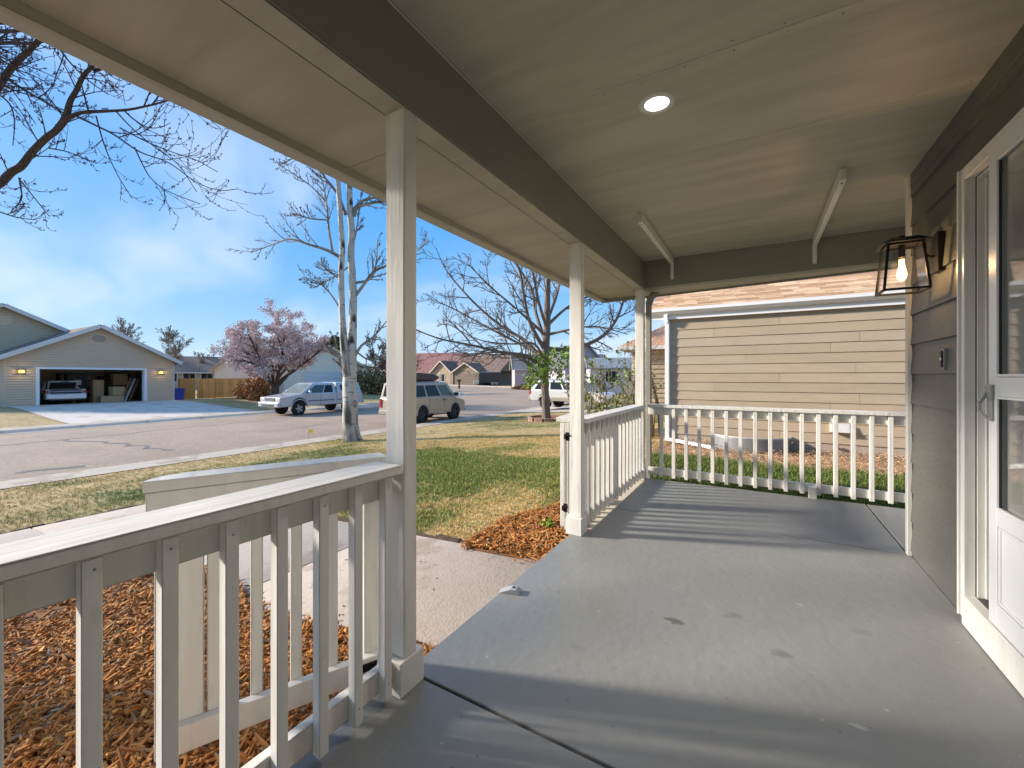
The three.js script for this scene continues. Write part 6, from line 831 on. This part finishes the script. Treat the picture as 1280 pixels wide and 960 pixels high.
  // trailer on the brown house's drive, heap of straw, mailbox
  p = place(613, 482, 76); const tr = thing('cargo_trailer', 'black enclosed trailer with a pale front parked right of the brown garage', 'trailer', [p[0], p[1] - 0.05, p[2]], facing); part(tr, 'box', box(-2.0, 1.9, 0.55, 2.45, -0.9, 0.9, 0.05), std({ color: rgb(0.035, 0.037, 0.04), roughness: 0.5 })); part(tr, 'nose', box(-3.0, -2.02, 0.35, 0.9, -0.9, 0.9, 0.05), std({ color: rgb(0.55, 0.53, 0.5), roughness: 0.6 })); part(tr, 'roof_edge', box(-2.05, 1.95, 2.451, 2.53, -0.92, 0.92, 0.02), chrome); part(tr, 'fender', box(0.1, 1.5, 0.5, 0.62, 0.9, 1.1, 0.02), chrome); for (const x of [0.45, 1.15]) for (const s of [1, -1]) wheel(tr, x, 0.34, s * 0.98, 0.34, 0.2, alloy, s, 0.6);
  p = place(655, 484, 58); leafMass('straw_heap', 'heap of brown straw on the far verge near the white garage', 'heap', p[0], gy(p[0], p[2]), p[2], [[-0.8, 0.15, 0, 0.9, 0.4], [0.4, 0.25, 0, 1.1, 0.5]], 900, 0.3, [0.30, 0.19, 0.09]);
  p = place(574, 485, 62); const mb = thing('mailbox', 'brown mailbox on a post across from the brown garage', 'mailbox', [p[0], gy(p[0], p[2]), p[2]], facing); part(mb, 'post', box(-0.12, 0.12, -0.3, 1.15, -0.12, 0.12, 0.01), sidingTan(0.12, 0.075, 0.05)); part(mb, 'box', prism([[-0.3, 1.151], [0.3, 1.151], [0.3, 1.35], [0.15, 1.48], [-0.15, 1.48], [-0.3, 1.35]], -0.25, 0.25, 0.02), sidingTan(0.14, 0.09, 0.06));
  p = place(386, 550, 13.5); const mf = thing('marker_flag', 'small yellow marker flag at the edge of the near sidewalk', 'marker flag', [p[0], gy(p[0], p[2]), p[2]], 0.9); part(mf, 'wire', cyl(0.004, 0.004, 0.36, 0, 0.18, 0, 6), greyMetal); const fg = box(0.0, 0.12, 0.28, 0.38, -0.002, 0.002); part(mf, 'pennant', fg, std({ color: rgb(0.85, 0.62, 0.01), roughness: 0.6 }));
}
// --- neighbour's tan house beside the porch
{
  const TANB = std({ color: rgb(0.51, 0.405, 0.275), map: oliveTone, bumpMap: emboss, bumpScale: 0.003, roughness: 0.7 }), TAN2 = std({ color: rgb(0.485, 0.382, 0.255), map: oliveTone, bumpMap: emboss, bumpScale: 0.003, roughness: 0.7 });
  const t = thing('tan_house', 'tan lap sided house next door with white gutter and orange brown shingles', 'house', [0, 0, -9.2]); const X0 = -1.66, X1 = 3.4, lap = 0.178, yb = 0.13; part(t, 'wall_core', box(X0, X1, -0.4, 2.62, -9, -0.004), TAN2); part(t, 'foundation', box(X0 - 0.01, X1, -0.4, yb - 0.02, -0.003, 0.012), std({ color: rgb(0.42, 0.34, 0.26), roughness: 0.9, bumpMap: concBump, bumpScale: 0.006 }));
  const rowG = new Map(); let row = 0;
  for (let y = yb; y < 2.5; y += lap, row++) { const cuts = [X0 + 0.09]; let x = X0 + [2.0, 3.1, 1.45, 2.75, 3.15, 0.9][row % 6]; while (x < X1) { cuts.push(x); x += 3.66; } cuts.push(X1); for (let i = 0; i + 1 < cuts.length; i++) { const a = cuts[i] + (i ? 0.002 : 0), b = cuts[i + 1] - 0.002; const g = prism([[0, 0], [0.02, 0], [0.006, lap + 0.012], [0, lap + 0.012]], -b, -a); g.rotateY(-Math.PI / 2); g.translate(0, y, 0); const n = boxUV(g); const uv = n.attributes.uv; for (let q = 0; q < uv.count; q++) uv.setXY(q, uv.getX(q) + row * 0.31, uv.getY(q) + row * 0.17); part(t, 'siding_plank', n, (row + i) % 3 ? TANB : TAN2); } }
  part(t, 'corner_board', [box(X0 - 0.02, X0 + 0.085, -0.02, 2.47, -0.02, 0.026, 0.004)], std({ color: rgb(0.84, 0.79, 0.70), roughness: 0.5 })); part(t, 'frieze_board', box(X0 + 0.09, X1, 2.44, 2.50, 0.0, 0.024, 0.003), TANB); part(t, 'soffit', box(X0 - 0.35, X1, 2.50, 2.53, -0.1, 0.06), TANB);
  const brightW = std({ color: rgb(0.86, 0.83, 0.77), roughness: 0.45 }); part(t, 'fascia', box(X0 - 0.38, X1, 2.48, 2.60, 0.061, 0.085, 0.003), brightW); part(t, 'gutter', (() => { const g = prism([[0.087, 2.58], [0.14, 2.58], [0.19, 2.64], [0.19, 2.70], [0.175, 2.70], [0.175, 2.645], [0.135, 2.595], [0.087, 2.595]], -X1, -(X0 - 0.40)); g.rotateY(-Math.PI / 2); return boxUV(g); })(), brightW);
  part(t, 'downspout', [bar([X0 + 0.02, 2.58, 0.13], [X0 + 0.03, 2.42, 0.10], 0.075, 0.06, 0.008), box(X0 - 0.012, X0 + 0.07, -0.02, 2.44, 0.028, 0.08, 0.008), bar([X0 + 0.03, 0.02, 0.10], [X0 + 0.98, -0.02, 0.62], 0.075, 0.06, 0.008)], brightW);
  // roof with shingle tabs as pieces on the part in view
  const sl = 0.42, rb = new THREE.BufferGeometry(); const rf = part(t, 'roof', (() => { const P = [[0.10, 2.60], [-6.5, 2.60 + 6.6 * sl], [-6.5, 2.66 + 6.6 * sl], [0.10, 2.66]]; const g = prism(P, -(X1 + 0.5), -(X0 - 0.42)); g.rotateY(-Math.PI / 2); return boxUV(g); })(), std({ color: rgb(0.40, 0.22, 0.13), roughness: 0.95 }));
  const shm = [[0.68, 0.42, 0.22], [0.55, 0.31, 0.15], [0.75, 0.50, 0.29], [0.47, 0.26, 0.13], [0.62, 0.38, 0.20]].map((c) => std({ color: rgb(...c), roughness: 0.95, bumpMap: concBump, bumpScale: 0.004 })); const tg = [0.33, 0.25, 0.42].map((w) => { const g = new THREE.BoxGeometry(w - 0.006, 0.014, 0.17); g.rotateX(Math.atan(sl)); return needs(g); }); let count = 0;
  for (let r = 0; r < 13; r++) { let x = X0 - 0.42 - (r % 3) * 0.11; while (x < X1 + 0.4 && count < 296) { const k = Math.floor(R() * 3), w = [0.33, 0.25, 0.42][k]; const s = r * 0.128; if (x > X0 - 0.5) { const m = part(rf, 'shingle', tg[k], shm[Math.floor(R() * 5)]); m.position.set(x + w / 2, 2.668 + s * sl * 0.92 + 0.012, 0.06 - s * 0.92); count++; } x += w; } }
  // wall vent, tap, window well
  const v = thing('wall_vent', 'small white vent hood on the lower tan siding', 'vent', [1.22, 0.34, -9.18]); part(v, 'hood', prism([[-0.0, 0.0], [0.09, 0.0], [0.05, 0.14], [0.0, 0.14]], -0.13, 0.13, 0.004).rotateY(-Math.PI / 2), trimWhite); part(v, 'flange', box(-0.15, 0.15, -0.01, 0.16, -0.006, 0.006, 0.002), std({ color: rgb(0.55, 0.46, 0.36), roughness: 0.6 }));
  const tp = thing('wall_tap', 'small outdoor tap on the tan foundation below the vent', 'tap', [1.18, 0.06, -9.18]); part(tp, 'spout', [cyl(0.018, 0.014, 0.09, 0, 0, 0.04, 10, 'z'), cyl(0.012, 0.012, 0.05, 0, -0.03, 0.075, 8)], std({ color: rgb(0.35, 0.25, 0.15), metalness: 0.6, roughness: 0.5 })); part(tp, 'handle', cyl(0.03, 0.03, 0.01, 0, 0.035, 0.05, 10), redLens);
  const ww = thing('window_well', 'corrugated grey steel window well against the tan foundation', 'window well', [-0.14, -0.10, -9.18]); const prof = []; for (let i = 0; i <= 12; i++) prof.push(new THREE.Vector2(1 + 0.018 * (i % 2 ? 1 : -1), 0.02 + i * 0.022)); const wg = new THREE.LatheGeometry(prof, 30, -Math.PI / 2, Math.PI); wg.scale(0.66, 1, 0.52); part(ww, 'shell', needs(wg), std({ color: rgb(0.27, 0.285, 0.285), roughness: 0.45, metalness: 0.4, side: THREE.DoubleSide })); const rim = new THREE.TorusGeometry(1, 0.018, 6, 30, Math.PI); rim.rotateX(Math.PI / 2); rim.scale(0.66, 1, 0.52); rim.translate(0, 0.29, 0); part(ww, 'rim', needs(rim), std({ color: rgb(0.5, 0.5, 0.49), roughness: 0.5, metalness: 0.3 })); part(ww, 'leaf_fill', (() => { const g = new THREE.CircleGeometry(0.98, 24, 0, Math.PI); g.rotateX(Math.PI / 2); g.scale(0.66, 1, 0.52); g.translate(0, 0.2, 0); return needs(g); })(), std({ color: rgb(0.30, 0.15, 0.07), side: THREE.DoubleSide, roughness: 1 }));
  // dry leaves along the foundation
  const n = 8000, lg = (() => { const g = new THREE.PlaneGeometry(0.05, 0.034, 2, 1); const p = g.attributes.position; for (let i = 0; i < p.count; i++) p.setZ(i, 0.16 * Math.abs(p.getX(i))); g.computeVertexNormals(); return needs(g); })(), m = new THREE.InstancedMesh(lg, std({ color: 0xffffff, roughness: 0.95, side: THREE.DoubleSide }), n), M = new THREE.Matrix4(), q = new THREE.Quaternion(), e = new THREE.Euler(), c = new THREE.Color(); for (let i = 0; i < n; i++) { const x = rr(-3.2, 3), z = -9.15 + Math.pow(R(), 1.3) * 1.5; const s = rr(0.2, 0.6); m.setMatrixAt(i, M.compose(new THREE.Vector3(x, gy(x, z) + 0.015 + R() * 0.05 + 0.10 * Math.exp(-Math.pow((z + 9.1) / 0.3, 2)) * vnoise(x * 2, z, 5), z), q.setFromEuler(e.set(-Math.PI / 2 + rr(-0.8, 0.8), rr(-0.8, 0.8), rr(0, 6.28))), new THREE.Vector3(s, s, s))); const k = 0.6 + 0.7 * R(); c.setRGB(0.46 * k, 0.275 * k, 0.14 * k); m.setColorAt(i, c); } m.name = 'dry_leaves'; m.castShadow = m.receiveShadow = true; scene.add(m); tag(m, 'tan dry leaves drifted along the foundation of the tan house', 'dry leaves', null, 'stuff');
  // far wing of the same house, with a hip roof, towards the street
  const w = thing('tan_house_wing', 'street side wing of the tan house with hipped orange roof and white corner', 'house', [0, 0, 0]); const a = -4.15, b = 3.2, z0 = -16.2, z1 = -25.5, h = 2.42; const rows = []; part(w, 'wall_core', [box(a + 0.01, b, -0.6, h, z1 + 0.01, z0 - 0.012)], TAN2); { const L = lapWall(0, h, () => [[a, b]], lap); L.translate(0, 0, z0 - 0.01); const S = lapWall(0, h, () => [[-(z0 - z1) / 2, (z0 - z1) / 2]], lap); S.rotateY(-Math.PI / 2); S.translate(a, 0, (z0 + z1) / 2); part(w, 'siding', [L, S], TANB); } part(w, 'corner_board', box(a - 0.03, a + 0.13, -0.3, h, z0 - 0.05, z0 + 0.03), trimWhite);
  const ov = 0.45, A = [a - ov, h, z0 + ov], B = [b + ov, h, z0 + ov], C = [b + ov, h, z1 - ov], Dd = [a - ov, h, z1 - ov], mx = (a + b) / 2, rk = (b - a) / 2 + ov, E = [mx, h + rk * 0.62, z0 + ov - rk], F = [mx, h + rk * 0.62, z1 - ov + rk]; const tri = (p, q, r) => { const g = quad(p, q, r, r); g.deleteAttribute('uv'); return boxUV(g); }; part(w, 'roof', [tri(A, B, E), boxUV(quad(B, C, F, E)), tri(C, Dd, F), boxUV(quad(Dd, A, E, F))], shingleMat([0.50, 0.26, 0.15], [0.62, 0.36, 0.225], 495)); part(w, 'soffit', box(a - ov, b + ov, h - 0.02, h - 0.003, z1 - ov, z0 + ov), TAN2); part(w, 'fascia', [box(a - ov - 0.02, b + ov, h - 0.12, h + 0.02, z0 + ov + 0.001, z0 + ov + 0.03), box(a - ov - 0.03, a - ov - 0.001, h - 0.12, h + 0.02, z1 - ov, z0 + ov)], trimWhite);
  const gd = thing('neighbour_drive', null, null); gd.userData.kind = 'structure'; part(gd, 'drive_slab', sheet(axis([[-12.2], [-4.1, 0.8]]), axis([[-25.6], [-20.6, 0.8]]), (x, z) => gy(x, z) + 0.03), driveConcrete);
}
renderer.render(scene, camera);
